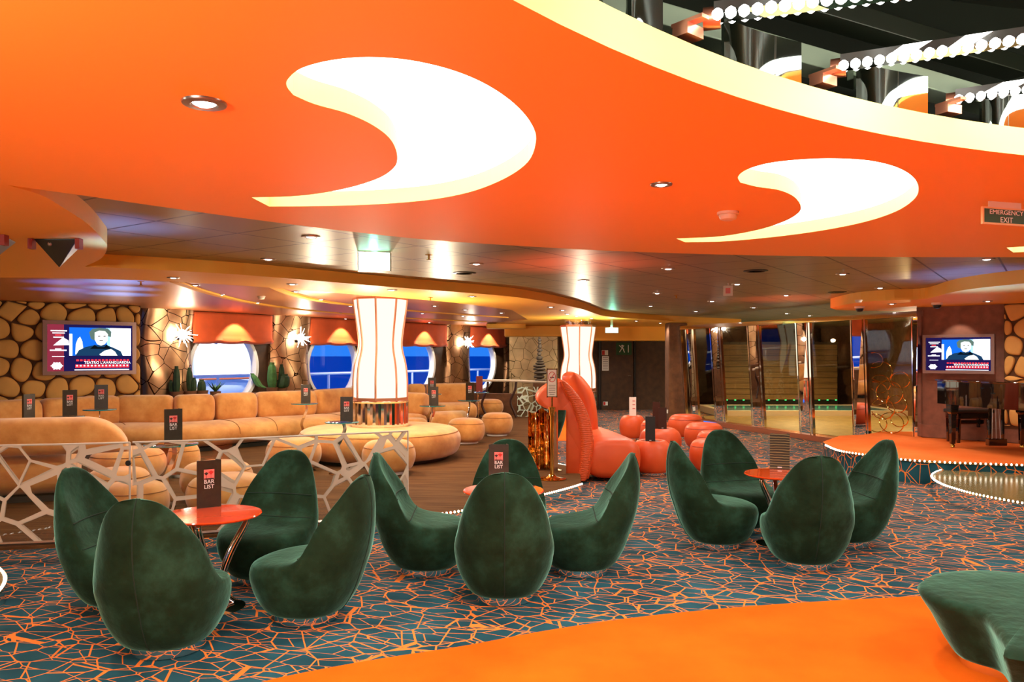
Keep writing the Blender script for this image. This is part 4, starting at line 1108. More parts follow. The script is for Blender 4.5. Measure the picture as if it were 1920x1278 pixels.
# ---- piano and bench
gp = thing('grand_piano', 'black grand piano with closed lid on the orange stage', 'piano', (6.8, 10.6, ZST + .001))
og = Vector((6.8, 10.6, 0))
ol = [(6.13, 11.30), (6.14, 11.0), (6.17, 10.6), (6.24, 10.2), (6.36, 9.8), (6.55, 9.45), (6.85, 9.25), (7.1, 9.4), (7.22, 9.8), (7.28, 10.3), (7.31, 10.8), (7.32, 11.3)]
ol = [(p.x - og.x, p.y - og.y) for p in catmull([Vector((x, y, 0)) for x, y in ol], 5)]
obj('case', M().prism([ol], .62, .945), 'blackgloss', gp, angle=30)
cxp = sum(p[0] for p in ol) / len(ol); cyp = sum(p[1] for p in ol) / len(ol)
lid = [(cxp + (x - cxp) * 1.03, cyp + (y - cyp) * 1.03) for x, y in ol]
obj('lid', M().prism([lid], .945, .968), 'blackgloss', gp, angle=30, bevel=.006)
obj('keybed', M().box((-.02, .74, .68), (.98, .2, .10)), 'blackgloss', gp, smooth=False, bevel=.01)
for x, y in ((-.53, .56), (.42, .50), (.05, -1.0)):
    l = obj('leg', M().loft([[(x + s_ * a, y + s_ * b, z) for a, b in ((-1, -1), (1, -1), (1, 1), (-1, 1))] for s_, z in ((.026, .05), (.030, .06), (.038, .48), (.055, .50), (.062, .62))]), 'blackgloss', gp, smooth=False, bevel=.006)
    obj('caster', M().lathe([(.012, .0), (.03, .005), (.03, .035), (.02, .05)], 16, (x, y, 0)), 'gold', l)
ly = obj('pedal_lyre', M().box((.02, .44, .09), (.26, .09, .10)), 'blackgloss', gp, smooth=False, bevel=.01)
for dx in (-.06, 0, .06): obj('pedal_rod', M().tube([(.02 + dx, .44, .13), (.02 + dx * .7, .46, .63)], .005, 6), 'steel', ly)
for dx in (-.09, .09): obj('lyre_post', M().box((.02 + dx, .44, .38), (.03, .03, .49)), 'blackgloss', ly, smooth=False)
pb = thing('piano_bench', 'black piano bench standing behind the grand piano', 'bench', (6.92, 11.88, ZST + .001), .12)
obj('seat', M().box((0, 0, .47), (.62, .32, .06)), 'black', pb, smooth=False, bevel=.02)
obj('seat_frame', M().box((0, 0, .40), (.56, .28, .08)), 'blackgloss', pb, smooth=False, bevel=.005)
for x in (-.25, .25):
    for y in (-.11, .11): obj('leg', M().loft([[(x + s_ * a, y + s_ * b, z) for a, b in ((-1, -1), (1, -1), (1, 1), (-1, 1))] for s_, z in ((.018, 0), (.026, .38))]), 'blackgloss', pb, smooth=False)
obj('height_knob', M().tube([(-.36, 0, .42), (-.28, 0, .42)], .022, 12), 'blackgloss', pb)
obj('height_knob', M().tube([(.28, 0, .42), (.36, 0, .42)], .022, 12), 'blackgloss', pb)
obj('stretcher', M().box((0, 0, .30), (.48, .03, .06)), 'blackgloss', pb, smooth=False)

# ---- glass door screen
S0, S1 = Vector((6.45, 12.62, 0)), Vector((4.25, 19.0, 0))
def sp_(px):
    u = (px - CX) / F; d = S1 - S0; k = (u * S0.y - S0.x) / (d.x - u * d.y); return S0 + d * k
def quad_slab(b0, b1, t0, t1, z0, z1, th, off=0):
    n = Vector((.948, .318, 0)); v = []
    for pxb, pxt in ((b0, t0), (b1, t1)):
        p = sp_(pxb)
        for z, px in ((z0, pxb), (z1, pxt)):
            x = (px - CX) / F * p.y
            for o in (off, off + th): v.append(Vector((x, p.y, z)) + n * o)
    return M().add(v, [(0, 1, 3, 2), (4, 6, 7, 5), (0, 4, 5, 1), (2, 3, 7, 6), (0, 2, 6, 4), (1, 5, 7, 3)])
ZT_ = 2.22; zsill = .10
doors = [ # pane: bottom px a,b / top px a,b
    (1288, 1297, 1277, 1286, 'narrow leaning bronze glass door panel next to the brown pillar'),
    (1311, 1342, 1301, 1331, 'leaning bronze glass door panel above the blue floor light'),
    (1362, 1411, 1351, 1401, 'leaning bronze glass door panel with green dots behind'),
    (1435, 1501, 1424, 1492, 'bronze glass door panel in front of the slatted pool wall'),
    (1526, 1601, 1519, 1595, 'wide bronze glass door panel beside the engraved one'),
    (1631, 1713, 1623, 1710, 'bronze glass door panel engraved with gold rings'),
]
for a, b, c, d, lb in doors:
    p = sp_((a + b) / 2); t = thing('glass_door', lb, 'glass door', (p.x, p.y, zsill), group='bronze glass door panels'); inv = Vector((p.x, p.y, zsill))
    m = quad_slab(a, b, c, d, zsill + .001, ZT_, .012); m.v = [tuple(Vector(q) - inv) for q in m.v]; obj('glass_pane', m, 'bronze_glass', t, smooth=False)
    w = 3 if b - a > 20 else 1.6
    for (e0, e1, f0, f1) in ((a - w, a, c - w, c), (b, b + w * .6, d, d + w * .6)):
        m = quad_slab(e0, e1, f0, f1, zsill + .001, ZT_, .06, -.02); m.v = [tuple(Vector(q) - inv) for q in m.v]; obj('door_stile', m, 'chrome', t, smooth=False)
    if 'engraved with' in lb:
        rnd = random.Random(4); tt0 = sp_(a); 
        for u, z, r in ((.10, 1.52, .13), (.25, 1.33, .17), (.24, 1.12, .15), (.12, .95, .2), (.45, .98, .19), (.30, .70, .17), (.62, .80, .14), (.5, .48, .17), (.16, .45, .15), (.68, .55, .12), (.70, 1.2, .13)):
            ctr = sp_(a + (b - a) * u); ln = (sp_(b) - sp_(a)).length; dd = (sp_(b) - sp_(a)).normalized(); run = []; runs = []
            for j in range(-20, 21):
                an = pi * j / 20; du = r * cos(an) * 1.5
                if .03 < u + du / ln < .97: run.append(ctr + dd * du + Vector((0, 0, z + r * sin(an))) + Vector((-.948, -.318, 0)) * .008 - inv)
                elif run: runs.append(run); run = []
            if run: runs.append(run)
            for rn in runs:
                if len(rn) > 3: obj('ring_print', M().tube(rn, .008, 5), 'gold', t)
mir = [(1274, 1286, 1262, 1275), (1299.5, 1307, 1288.5, 1297), (1345.5, 1357, 1334.5, 1346.5), (1414.5, 1430, 1404.5, 1419.5), (1504.5, 1520.5, 1495.5, 1513.5), (1604.5, 1626, 1598.5, 1618), (1716.5, 1722, 1713.5, 1722)]
ml = ['mirror post at the pillar end of the glass screen', 'mirror post second from the brown pillar', 'mirror post third from the brown pillar', 'mirror post showing the bright lantern reflection', 'mirror post right of the slatted pool wall view', 'broad mirror post left of the engraved ring panel', 'slim chrome end post against the piano wall']
for (a, b, c, d), lb in zip(mir, ml):
    p = sp_((a + b) / 2); inv = Vector((p.x, p.y, zsill)); m = quad_slab(a, b, c, d, zsill + .001, ZT_, .08, -.02); m.v = [tuple(Vector(q) - inv) for q in m.v]
    o = obj('mirror_post', m, 'mirror', None, inv, smooth=False); tag(o, lb, 'post', 'mirror posts between glass doors')
hd = quad_slab(1272, 1722, 1261, 1722, ZT_ + .002, ZT_ + .10, .12, -.03)
hp = M().add([], [])
v = []
for pxb, pxt in ((1272, 1260), (1722, 1722)):
    p = sp_(pxb); x = (pxt - CX) / F * p.y
    for z in (ZT_ + .002, ZT_ + .09):
        for o in (-.04, .10): v.append(Vector((x, p.y, z)) + Vector((.948, .318, 0)) * o)
hp.add(v, [(0, 1, 3, 2), (4, 6, 7, 5), (0, 4, 5, 1), (2, 3, 7, 6), (0, 2, 6, 4), (1, 5, 7, 3)])
struct(obj('trim_4', hp, 'chrome', smooth=False))
sill = quad_slab(1272, 1722, 1272, 1722, .001, zsill, .30, -.10); struct(obj('trim_5', sill, 'copper', smooth=False))
bl_ = thing('floor_light', 'blue lit floor strip at the foot of the glass screen', 'light strip', (*sp_(1335)[:2], .001))
inv = Vector((*sp_(1335)[:2], .001))
m = quad_slab(1312, 1350, 1312, 1350, .02, .085, .012, -.125); m.v = [tuple(Vector(q) - inv) for q in m.v]; obj('light_bar', m, glow('blue_bar', (.02, .2, 1), 1.0, False), bl_, smooth=False)
m = quad_slab(1310, 1352, 1310, 1352, .001, .02, .02, -.13); m.v = [tuple(Vector(q) - inv) for q in m.v]; obj('bar_base', m, 'chrome', bl_, smooth=False)
# space behind the glass: teak deck, pool, slatted wall
struct(obj('teak_deck_floor', M().prism([[(7.2, 12.7), (10.4, 12.7), (10.4, 20.1), (4.9, 20.1), (4.7, 19.0)]], .002, .05, bottom=False), 'tan_floor', smooth=False))
wp = thing('indoor_pool', 'small blue pool seen through the bronze glass', 'pool', (7.8, 21.5, .002))
obj('pool_rim', M().prism([[(-2.4, -1.3), (2.4, -1.3), (2.4, 1.3), (-2.4, 1.3)], [(-2.2, -1.15), (2.2, -1.15), (2.2, 1.15), (-2.2, 1.15)]], 0, .17), 'offwhite', wp, smooth=False)
obj('water', M().box((0, 0, .08), (4.39, 2.29, .16)), 'pool', wp, smooth=False)
sw = thing('slatted_screen', 'wooden slat wall behind the pool', 'screen', (8.0, 23.4, .002))
sl_ = M()
for k in range(10): sl_.box((0, .02 * (k % 2), .36 + k * .165), (3.4, .04, .152))
obj('slat', sl_, 'wood', sw, smooth=False)
obj('backing_board', M().box((0, .07, 1.0), (3.5, .03, 2.0)), 'black', sw, smooth=False)
for k in range(14): obj('light_dot', M().box((-1.6 + k * .25, -.05, .27), (.05, .02, .03)), 'green_led', sw, smooth=False)
spot((7.6, 20.6, 2.45), 300, 2.6, .6, (1, .85, .6)); spot((6.6, 17.6, 2.45), 220, 2.6, .6, (1, .85, .6)); spot((8.3, 15.0, 2.45), 220, 2.6, .6, (1, .82, .55)); point((9.2, 18.0, 1.6), 60, .05, (1, .82, .55))

# ---- far lounge: railing, pebble glass, stone stack, low wall, wall signs
wall('wall_low', (-.95, 19.9), (.25, 19.6), ZP, .64, 'wall_brown', .25)
rl = thing('handrail', 'pale curved handrail in front of the pebble wall', 'railing', (0, 19.0, ZP))
pts = [A(x, y, D) - Vector((0, 19.0, ZP)) for x, y, D in ((902, 713, 17.6), (935, 713, 18.2), (975, 714, 18.8), (1012, 716, 19.2), (1040, 717, 19.4))]
obj('top_rail', M().tube(catmull(pts, 4), .03, 10), 'offwhite', rl)
for px, D in ((915, 17.9), (968, 18.7), (1030, 19.3)):
    x = (px - CX) / F * D; zt_ = H - (714 - HY) / F * D - ZP - .02
    obj('rail_bracket', M().tube(catmull([Vector((x, D - 19, zt_)), Vector((x - .03, D - 19, zt_ - .2)), Vector((x - .14, D - 19, .38)), Vector((x - .06, D - 19, .15)), Vector((x, D - 19, .0))], 4), .028, 8), 'card_brown', rl)
pgp = [A(x, 775, 19.0) * Vector((1, 1, 0)) for x in (970, 1000, 1040)]
glass_panel(pgp, ZP + .001, ZP + .72, 'pebble_glass_panel', 'glass panel with pebble lattice under the far handrail', 'pebble_glass', False)
ss = thing('stone_sculpture', 'tall stack of dark balanced stones before the pale crackled wall', 'sculpture', (A(1012, 715, 20.6).x, 20.6, ZP))
obj('pedestal', M().box((0, 0, .40), (.34, .34, .80)), 'wall_brown', ss, smooth=False, bevel=.01)
z = .80
for k, (r, h) in enumerate(((.17, .07), (.16, .10), (.18, .11), (.17, .08), (.16, .08), (.14, .06), (.11, .05), (.08, .12), (.06, .10), (.07, .09), (.05, .12), (.045, .07), (.06, .07), (.03, .05))):
    m = M(); rnd = random.Random(k); ox = rnd.uniform(-.02, .02); ph = rnd.uniform(0, 6)
    m.loft([[(ox + r * s_ * (1 + .1 * sin(2 * a + ph)) * cos(a), r * s_ * sin(a), z + h * zz) for a in [2 * pi * j / 16 for j in range(16)]] for s_, zz in ((.4, 0), (.85, .15), (1, .5), (.85, .85), (.4, 1))])
    obj('stone', m, 'stone', ss); z += h
def plate(label, cat, c, w, h, yaw, mat, name, th=.012):
    t = thing(name, label, cat, c, yaw); obj('sign_plate', M().box((0, 0, 0), (w, th, h)), mat, t, smooth=False, bevel=.002); return t
Dw = 23.12
t = plate('green emergency sign on the dark wall by the far door', 'sign', A(1169.5, 653.5, Dw) + Vector((0, -.02, 0)), 29 / F * Dw, 23 / F * Dw, 0, 'sign_green', 'wall_sign')
for a, b in (((-.14, .10), (.0, -.02)), ((0, .10), (-.13, -.10)), ((-.02, -.02), (.02, -.11)), ((.13, .11), (.13, -.11))):
    obj('symbol_print', M().tube([(a[0], -.012, a[1]), (b[0], -.012, b[1])], .014, 6), 'print_white', t)
obj('symbol_print', M().lathe([(.004, -.003), (.026, -.003), (.026, .003), (.004, .003)], 14).xf(Matrix.Rotation(pi / 2, 4, 'X')), 'print_white', t, (-.05, -.012, .09))
t = plate('red and white fire sign above the white notice', 'sign', A(1134, 661, Dw) + Vector((0, -.02, 0)), .19, .15, 0, 'print_white', 'wall_sign'); obj('symbol_print', M().box((-.045, -.008, 0), (.08, .002, .13)), 'print_red', t, smooth=False)
t = plate('white printed notice beside the far lantern column', 'notice', A(1135, 681, Dw) + Vector((0, -.02, 0)), .20, .43, 0, 'print_white', 'wall_notice')
tl = M()
for k in range(7): tl.box((0, -.008, .17 - k * .055), (.15, .002, .012))
obj('text_print', tl, 'print_dark', t, smooth=False)
t = plate('small red and white fire sign low on the dark wall', 'sign', A(1135, 756, Dw) + Vector((0, -.02, 0)), .14, .11, 0, 'print_white', 'wall_sign'); obj('symbol_print', M().box((-.03, -.008, 0), (.06, .002, .09)), 'print_red', t, smooth=False)
t = plate('white wall socket low on the brown pillar', 'socket', A(1249, 771, 19.13) + Vector((0, -.0, 0)), .09, .09, 0, 'print_white', 'wall_socket')

# ---- cacti
def cactus(label, base, stems, mat='cactus'):
    t = thing('potted_cactus', label, 'plant', base)
    obj('pot', M().lathe([(.07, 0), (.10, .01), (.12, .10), (.11, .10), (.10, .09), (.004, .09)], 20), 'wall_brown', t)
    for dx, dy, lean, h, r in stems:
        pts = catmull([Vector((dx * .5, dy, .08)), Vector((dx + lean * .3, dy, h * .35)), Vector((dx + lean * .7, dy, h * .7)), Vector((dx + lean, dy, h))], 4); n = len(pts)
        rings = []
        for i, p in enumerate(pts):
            u = i / (n - 1); rr = r * (.75 + .35 * sin(pi * min(u * 1.1, 1))) if u < .9 else r * .55
            rings.append([(p.x + rr * (1 + .14 * (j % 2)) * cos(2 * pi * j / 16), p.y + rr * (1 + .14 * (j % 2)) * sin(2 * pi * j / 16), p.z) for j in range(16)])
        obj('cactus_stem', M().loft(rings), mat, t, angle=25)
def onledge(px, off=-.25): 
    q = wt(px); p = WP(q, off); return Vector((p.x, p.y, .861))
# projected onto the ledge line in front of the pilasters
def ledge_px(px, off=-.25):
    u = (px - CX) / F; q = P0 + NW * off; k = (u * q.y - q.x) / (DW.x - u * DW.y); p = WP(k, off); return Vector((p.x, p.y, .861))
cactus('tall dark column cactus in front of the first crackled pillar', ledge_px(331), [(0, 0, .0, .55, .05), (-.09, .02, -.02, .30, .04)], 'cactus_dark')
cactus('branched dark cactus at the edge of the first crackled pillar', ledge_px(356), [(0, 0, -.01, .52, .045), (.06, 0, .02, .34, .04)], 'cactus_dark')
cactus('short dark cactus in front of the lifeboat porthole', ledge_px(378), [(0, 0, .0, .30, .06)], 'cactus_dark')
cactus('pale green cactus pair with one leaning arm by the second pillar', ledge_px(510), [(0, 0, .0, .60, .075), (-.18, 0, -.22, .38, .06)])
cactus('dark flat cactus right of the pale green cactus pair', ledge_px(528), [(0, 0, .0, .56, .05), (.02, -.05, .06, .36, .10)], 'cactus_dark')
ag = thing('agave_plant', 'spiky leaved plant under the lifeboat porthole', 'plant', ledge_px(404))
obj('pot', M().lathe([(.06, 0), (.09, .01), (.10, .07), (.004, .065)], 18), 'wall_brown', ag)
rnd = random.Random(3)
for k in range(12):
    a = 2 * pi * k / 12 + rnd.uniform(-.2, .2); L = rnd.uniform(.16, .26); e = Vector((cos(a) * L * .8, sin(a) * L * .8, L * .8))
    obj('leaf', M().loft([[Vector((0, 0, .06)) + e * s_ + Vector((-sin(a) * w_, cos(a) * w_, 0)), Vector((0, 0, .06)) + e * s_ + Vector((sin(a) * w_, -cos(a) * w_, 0)), Vector((0, 0, .06)) + e * s_ + Vector((0, 0, .012 * (1 - s_) + .002))] for s_, w_ in ((0, .02), (.4, .022), (.8, .01), (1, .002))]), 'cactus', ag)

# ---- outside: sea, deck rail, lifeboat
sea = struct(obj('sea', M().poly([[(-9000, 30), (9000, 30), (9000, 16000), (-9000, 16000)]], -16), 'sea', smooth=False))
sea2 = None
rlg = thing('deck_railing', 'white ship railing outside the portholes', 'railing', WP(3, 1.6, .2))
ro = Vector(rlg.location)
for z in (1.15, .75, .45): obj('rail_bar', M().tube([WP(-2, 1.6, z) - ro, WP(22, 1.6, z) - ro], .035 if z > 1 else .02, 8), 'white', rlg)
for k in range(22): obj('rail_post', M().tube([WP(-1.6 + k * 1.07, 1.6, .2) - ro, WP(-1.6 + k * 1.07, 1.6, 1.15) - ro], .03, 8), 'white', rlg)
for t_ in (7.5, 10.5): spot(WP(t_, .6, 2.6), 160, 2.4, .6, (.9, .95, 1), .08, (NW.x * .6, NW.y * .6, -1))  # unseen spots added outside to whiten the railing
lb_ = thing('lifeboat', 'big white lifeboat outside the first porthole', 'boat', WP(4.9, 4.6, .2))
rings = []
for k in range(13):
    u = k / 12; s_ = max(.08, sin(pi * (.04 + .92 * u)) ** .5); x = -3.2 + 5.2 * u
    rings.append([DW * x + NW * (1.2 * s_ * math.copysign(abs(cos(a)) ** .8, cos(a))) + Vector((0, 0, 1.35 + 1.25 * s_ * math.copysign(abs(sin(a)) ** .8, sin(a)))) for a in [2 * pi * j / 24 for j in range(24)]])
obj('hull', M().loft(rings), 'boat', lb_, angle=60)
obj('rubbing_strake', M().tube([DW * x - NW * 1.22 + Vector((0, 0, .85)) for x in (-2.2, -1, 0, 1.2)], .04, 8), 'boat_orange', lb_)
for x in (-1.4, -.9, -.4, .1, .6): obj('porthole', M().tube([DW * x - NW * 1.17 + Vector((0, 0, 1.75)), DW * x - NW * 1.25 + Vector((0, 0, 1.75))], .05, 10), 'card_brown', lb_)
spot(WP(4.2, 1.2, 2.9), 420, 2.2, .5, (.9, .95, 1.), .1, (NW.x, NW.y, -.35))
obj('hanging_arm', M().tube([DW * -1.6 - NW * 1.3 + Vector((0, 0, .0)), DW * -1.7 - NW * 1.35 + Vector((0, 0, 2.8))], .12, 10), 'boat', lb_)

# ================================================================== CEILING FITTINGS
def make_down(label, r=.064):
    t = thing('downlight', label, 'ceiling light', group='recessed downlights')
    obj('trim_ring', M().ring([(r, -.001), (r * .96, -.006), (r * .62, -.008), (r * .52, -.002), (r * .52, .004), (r, .004)], 28), 'steel', t)
    obj('lens', M().lathe([(.001, -.012), (r * .3, -.010), (r * .52, -.003)], 20), 'lens', t)
    return t
dproto = None
def down(px, py, z, label, power=22, s=1.0, size=2.5):
    global dproto
    D = (z - H) * F / (HY - py); p = ((px - CX) / F * D, D, z - .001)
    if dproto is None: dproto = make_down(label); dproto.location = p; dproto.scale = (s, s, s)
    else: dup(dproto, p, 0, label, scale=(s, s, s))
    if power: spot((p[0], p[1], z - .03), power, size, .7, (1, .90, .78), .04)
DK = 'downlight in the dark tiled ceiling, '
down(383, 192, ZM, 'round downlight with wide trim left of the large comma light', 45)
down(1240, 345, ZM, 'round downlight between the two comma shaped lights', 45, .75)
for px, py, lb, pw in ((583, 443, 'left of the bright exit light near the orange edge', 24), (503, 485, 'the leftmost one, above the lantern sofa area', 24), (1051, 459, 'beside the orange edge right of the large comma tip', 24), (893, 494, 'just past the sprinkler right of the exit light', 24), (1094, 525, 'in the middle of the red glow', 24),
                       (1253, 503, 'above and left of the smoke detector card', 24), (1382, 532, 'beside the little hanging card', 24), (1232, 549, 'below and left of a sprinkler head', 0), (1220, 573, 'close to the wavy orange soffit edge', 0), (1335, 564, 'left of the red streak', 18), (1305, 583, 'far off before the glass screen', 0),
                       (1413, 576, 'above the lantern reflection of the glass screen', 18), (1580, 513, 'left of the long violet seam line', 24), (1650, 539, 'in line between violet seam and camera dome', 20), (1686, 551, 'near the piano soffit lobe', 20), (1474, 553, 'in the faint red streak', 20), (1475, 587, 'tiny one over the slatted view door', 0), (1518, 591, 'tiny one over the wide bronze door', 0),
                       (1850, 485, 'by the orange edge in the blue glow', 24), (1877, 520, 'in the blue glow above the piano soffit', 24)):
    down(px, py, ZD, DK + lb, pw, 1.15)
SF = 'small downlight in the orange soffit, '
for px, py, lb, pw in ((325, 520, 'leftmost one before the bronze ceiling', 20), (548, 532, 'between wall screen and lantern column', 20), (735, 543, 'right above the big lantern column', 20), (885, 555, 'first one right of the lantern column', 20), (1033, 575, 'first of the cluster above the far lantern', 0), (1055, 581, 'second of the cluster above the far lantern', 20), (1064, 588, 'third of the cluster above the far lantern', 0),
                       (1081, 592, 'fourth of the cluster above the far lantern', 0), (1109, 596, 'last of the cluster right of the far lantern', 20), (1193, 601, 'over the dark door recess', 0), (1238, 605, 'over the brown pillar', 20)):
    down(px, py, ZS, SF + lb, pw, 1.0)
BC = 'small downlight in the bronze ceiling, '
for px, py, lb, pw in ((366, 534, 'above the first crackled pillar', 16), (415, 552, 'above the lifeboat porthole blind', 0), (483, 567, 'along the rib left of the second pillar', 16), (555, 546, 'on the inner rib above the second sconce', 0), (602, 561, 'on the inner rib left of the lantern', 16), (657, 573, 'touching the lantern column left edge', 0), (636, 586, 'on the outer rib left of the lantern', 0),
                       (815, 573, 'on the inner rib right of the lantern', 16), (872, 580, 'second on the inner rib right of the lantern', 0), (792, 587, 'on the outer rib right of the lantern', 16), (868, 592, 'above the third sconce', 0), (940, 586, 'close to the far orange bulkhead', 16), (648, 597, 'above the second porthole blind', 0), (805, 604, 'above the third porthole blind', 0)):
    down(px, py, ZB, BC + lb, pw, .95)
PS = 'small downlight in the piano soffit, '
for px, py, lb, pw in ((1672, 569, 'above the engraved ring panel', 20), (1852, 564, 'in front of the wall screen to the side', 25), (1784, 583, 'close above the wall screen', 0)):
    down(px, py, ZR, PS + lb, pw, 1.0)

def detector(px, py, z, label, s=1.0, mat='offwhite'):
    D = (z - H) * F / (HY - py); t = thing('smoke_detector', label, 'smoke detector', ((px - CX) / F * D, D, z - .001)); t.scale = (s, s, s)
    obj('detector_base', M().lathe([(.004, 0), (.055, 0), (.055, -.012), (.05, -.015), (.004, -.015)], 28), mat, t)
    obj('detector_head', M().lathe([(.045, -.015), (.047, -.022), (.04, -.038), (.02, -.045), (.004, -.045)], 28), mat, t)
detector(1365, 397, ZM, 'white round smoke detector on the orange ceiling under the smaller comma')
detector(490, 555, ZB, 'small white smoke detector on the bronze ceiling')
detector(1610, 562, ZR + .0, 'small smoke detector at the tip of the piano soffit', .9)
def sprinkler(px, py, z, label):
    D = (z - H) * F / (HY - py); t = thing('sprinkler_head', label, 'sprinkler', ((px - CX) / F * D, D, z - .001))
    obj('ceiling_plate', M().lathe([(.004, 0), (.035, 0), (.035, -.004), (.004, -.006)], 20), 'gold', t); obj('nozzle', M().lathe([(.01, -.005), (.01, -.04), (.022, -.042), (.022, -.046), (.004, -.047)], 14), 'gold', t)
sprinkler(804, 477, ZD, 'brass sprinkler head in the dark ceiling right of the exit light')
sprinkler(807, 557, ZS, 'brass sprinkler head in the soffit right of the lantern column')
sprinkler(264, 527, ZB, 'brass sprinkler head near the bronze ceiling edge above the wall screen')
sprinkler(1268, 553, ZD, 'brass sprinkler head in the dark ceiling before the glass screen')
def vent(px, py, label, z=ZD):
    D = (z - H) * F / (HY - py); t = thing('air_vent', label, 'vent', ((px - CX) / F * D, D, z - .001))
    obj('vent_ring', M().ring([(.13, 0), (.13, -.006), (.10, -.012), (.09, -.004), (.09, 0)], 32), 'dome_dark', t); obj('grille', M().lathe([(.004, -.002), (.092, -.002)], 28), 'black', t)
vent(871, 511, 'round dark air vent in the tiled ceiling right of the exit light')
vent(1417, 507, 'round dark air vent in the tiled ceiling above the glass screen')
vent(1570, 547, 'round dark air vent near the piano soffit tip')
def camera_dome(px, py, z, label):
    D = (z - H) * F / (HY - py); t = thing('security_camera', label, 'camera', ((px - CX) / F * D, D, z - .001))
    obj('ceiling_mount', M().lathe([(.004, 0), (.075, 0), (.075, -.03), (.06, -.035)], 24), 'offwhite', t)
    obj('camera_lens', M().lathe([(.055, -.034), (.055, -.05), (.04, -.08), (.004, -.09)], 24), 'black', t)
camera_dome(1612, 574, ZR, 'security camera under the tip of the piano soffit'); camera_dome(1757, 567, ZR, 'security camera under the piano soffit before the wall screen')
hc = G(1365, 530, ZD); t = thing('hanging_sign', 'little pale card hanging from the dark ceiling', 'sign', (hc.x, hc.y, ZD - .001), face(hc))
obj('sign_plate', M().box((0, 0, -.10), (.115, .008, .13)), 'offwhite', t, smooth=False); obj('hanger', M().box((0, 0, -.018), (.01, .006, .036)), 'steel', t, smooth=False)
obj('symbol_print', M().box((0, -.005, -.10), (.06, .001, .07)), 'print_pink', t, smooth=False)

# emergency exit sign
DE = 3.75; yaw = .30
es = thing('exit_sign', 'green emergency exit sign under the orange ceiling, cut by the frame', 'sign', (0, 0, 0), yaw)
ew, eh = .285, .083; cx0 = Vector((ew / 2 * cos(yaw), ew / 2 * sin(yaw), 0)); ec = A(1841, 406, DE) + cx0; ec.z = 1.6 + (666 - 406) / F * (DE + .04); es.location = ec
obj('sign_board', M().box((0, 0, 0), (ew, .012, eh)), plain('cream_plastic', rgb(240, 190, 130), .4), es, smooth=False)
obj('sign_face', M().box((0, -.007, 0), (ew - .018, .002, eh - .018)), 'sign_green', es, smooth=False)
text_part('EMERGENCY', .031, 'print_white', es, (0, -.0095, .017), sx=1.2); text_part('EXIT', .037, 'print_white', es, (0, -.0095, -.019), sx=1.05)
obj('hanger', M().box((0, 0, eh / 2 + (ZM - ec.z - eh / 2) / 2), (ew * .7, .008, ZM - ec.z - eh / 2)), 'offwhite', es, smooth=False)
# lit exit boxes
def exit_box(px, py, D, w, h, zc, label, yaw=0):
    c = A(px, py, D); t = thing('exit_light', label, 'exit sign', c, yaw, 'lit exit boxes')
    obj('light_face', M().box((0, -.03, 0), (w, .01, h)), 'green_light', t, smooth=False)
    obj('housing', M().box((0, .02, 0), (w + .02, .09, h + .01)), 'steel', t, smooth=False)
    obj('hanger', M().box((0, .02, h / 2 + (zc - c.z - h / 2) / 2), (.05, .03, max(.005, zc - c.z - h / 2))), 'steel', t, smooth=False)
    point((0, -.12, h / 2 - .01), 3.5, .03, (.2, 1, .65), t)
exit_box(702, 491, 6.95, .27, .155, ZD, 'bright green exit light hanging from the dark ceiling', .1)
exit_box(1147, 619, 17.3, .27, .11, ZS, 'small green exit light over the far door recess')

# corner loudspeakers under the lobe of the soffit
def speaker(a, b, c, D, label):
    pa, pb, pc = A(*a, D), A(*b, D), A(*c, D + .12); zt_ = ZS - .002
    t = thing('ceiling_speaker', label, 'speaker', (pa + pb) / 2)
    o = Vector(t.location); bkv = Vector(((pa.x + pb.x) / 2, D + .33, zt_)); pa.z = pb.z = zt_; ft = Vector(((pa.x + pb.x) / 2, D - .02, zt_ - .0))
    m = M().add([pa - o, pb - o, pc - o, bkv - o], [(0, 1, 2), (0, 2, 3), (1, 3, 2), (0, 3, 1)]); obj('cabinet', m, 'black', t, smooth=False, bevel=.006)
    mid = pa * .42 + pb * .30 + pc * .28
    obj('driver', M().loft([[(.014 * q * cos(2 * pi * j / 14), yy, .014 * q * sin(2 * pi * j / 14)) for j in range(14)] for q, yy in ((1, 0), (1.1, -.004), (.8, -.008), (.5, -.004))]), 'steel', t, mid - o + Vector((-.02, -.012, .02)))
    for p, s_ in ((pa, -1), (pb, 1)):
        obj('bracket', M().box((p.x - o.x + s_ * .008, p.y - o.y, -.035 + (zt_ - o.z)), (.03, .05, .07)), 'card_red', t, smooth=False)
speaker((62, 447), (146, 450), (111, 502), 5.37, 'black wedge loudspeaker under the rounded soffit lobe')
speaker((-62, 452), (6, 452), (-28, 500), 5.2, 'black loudspeaker just entering at the left border')

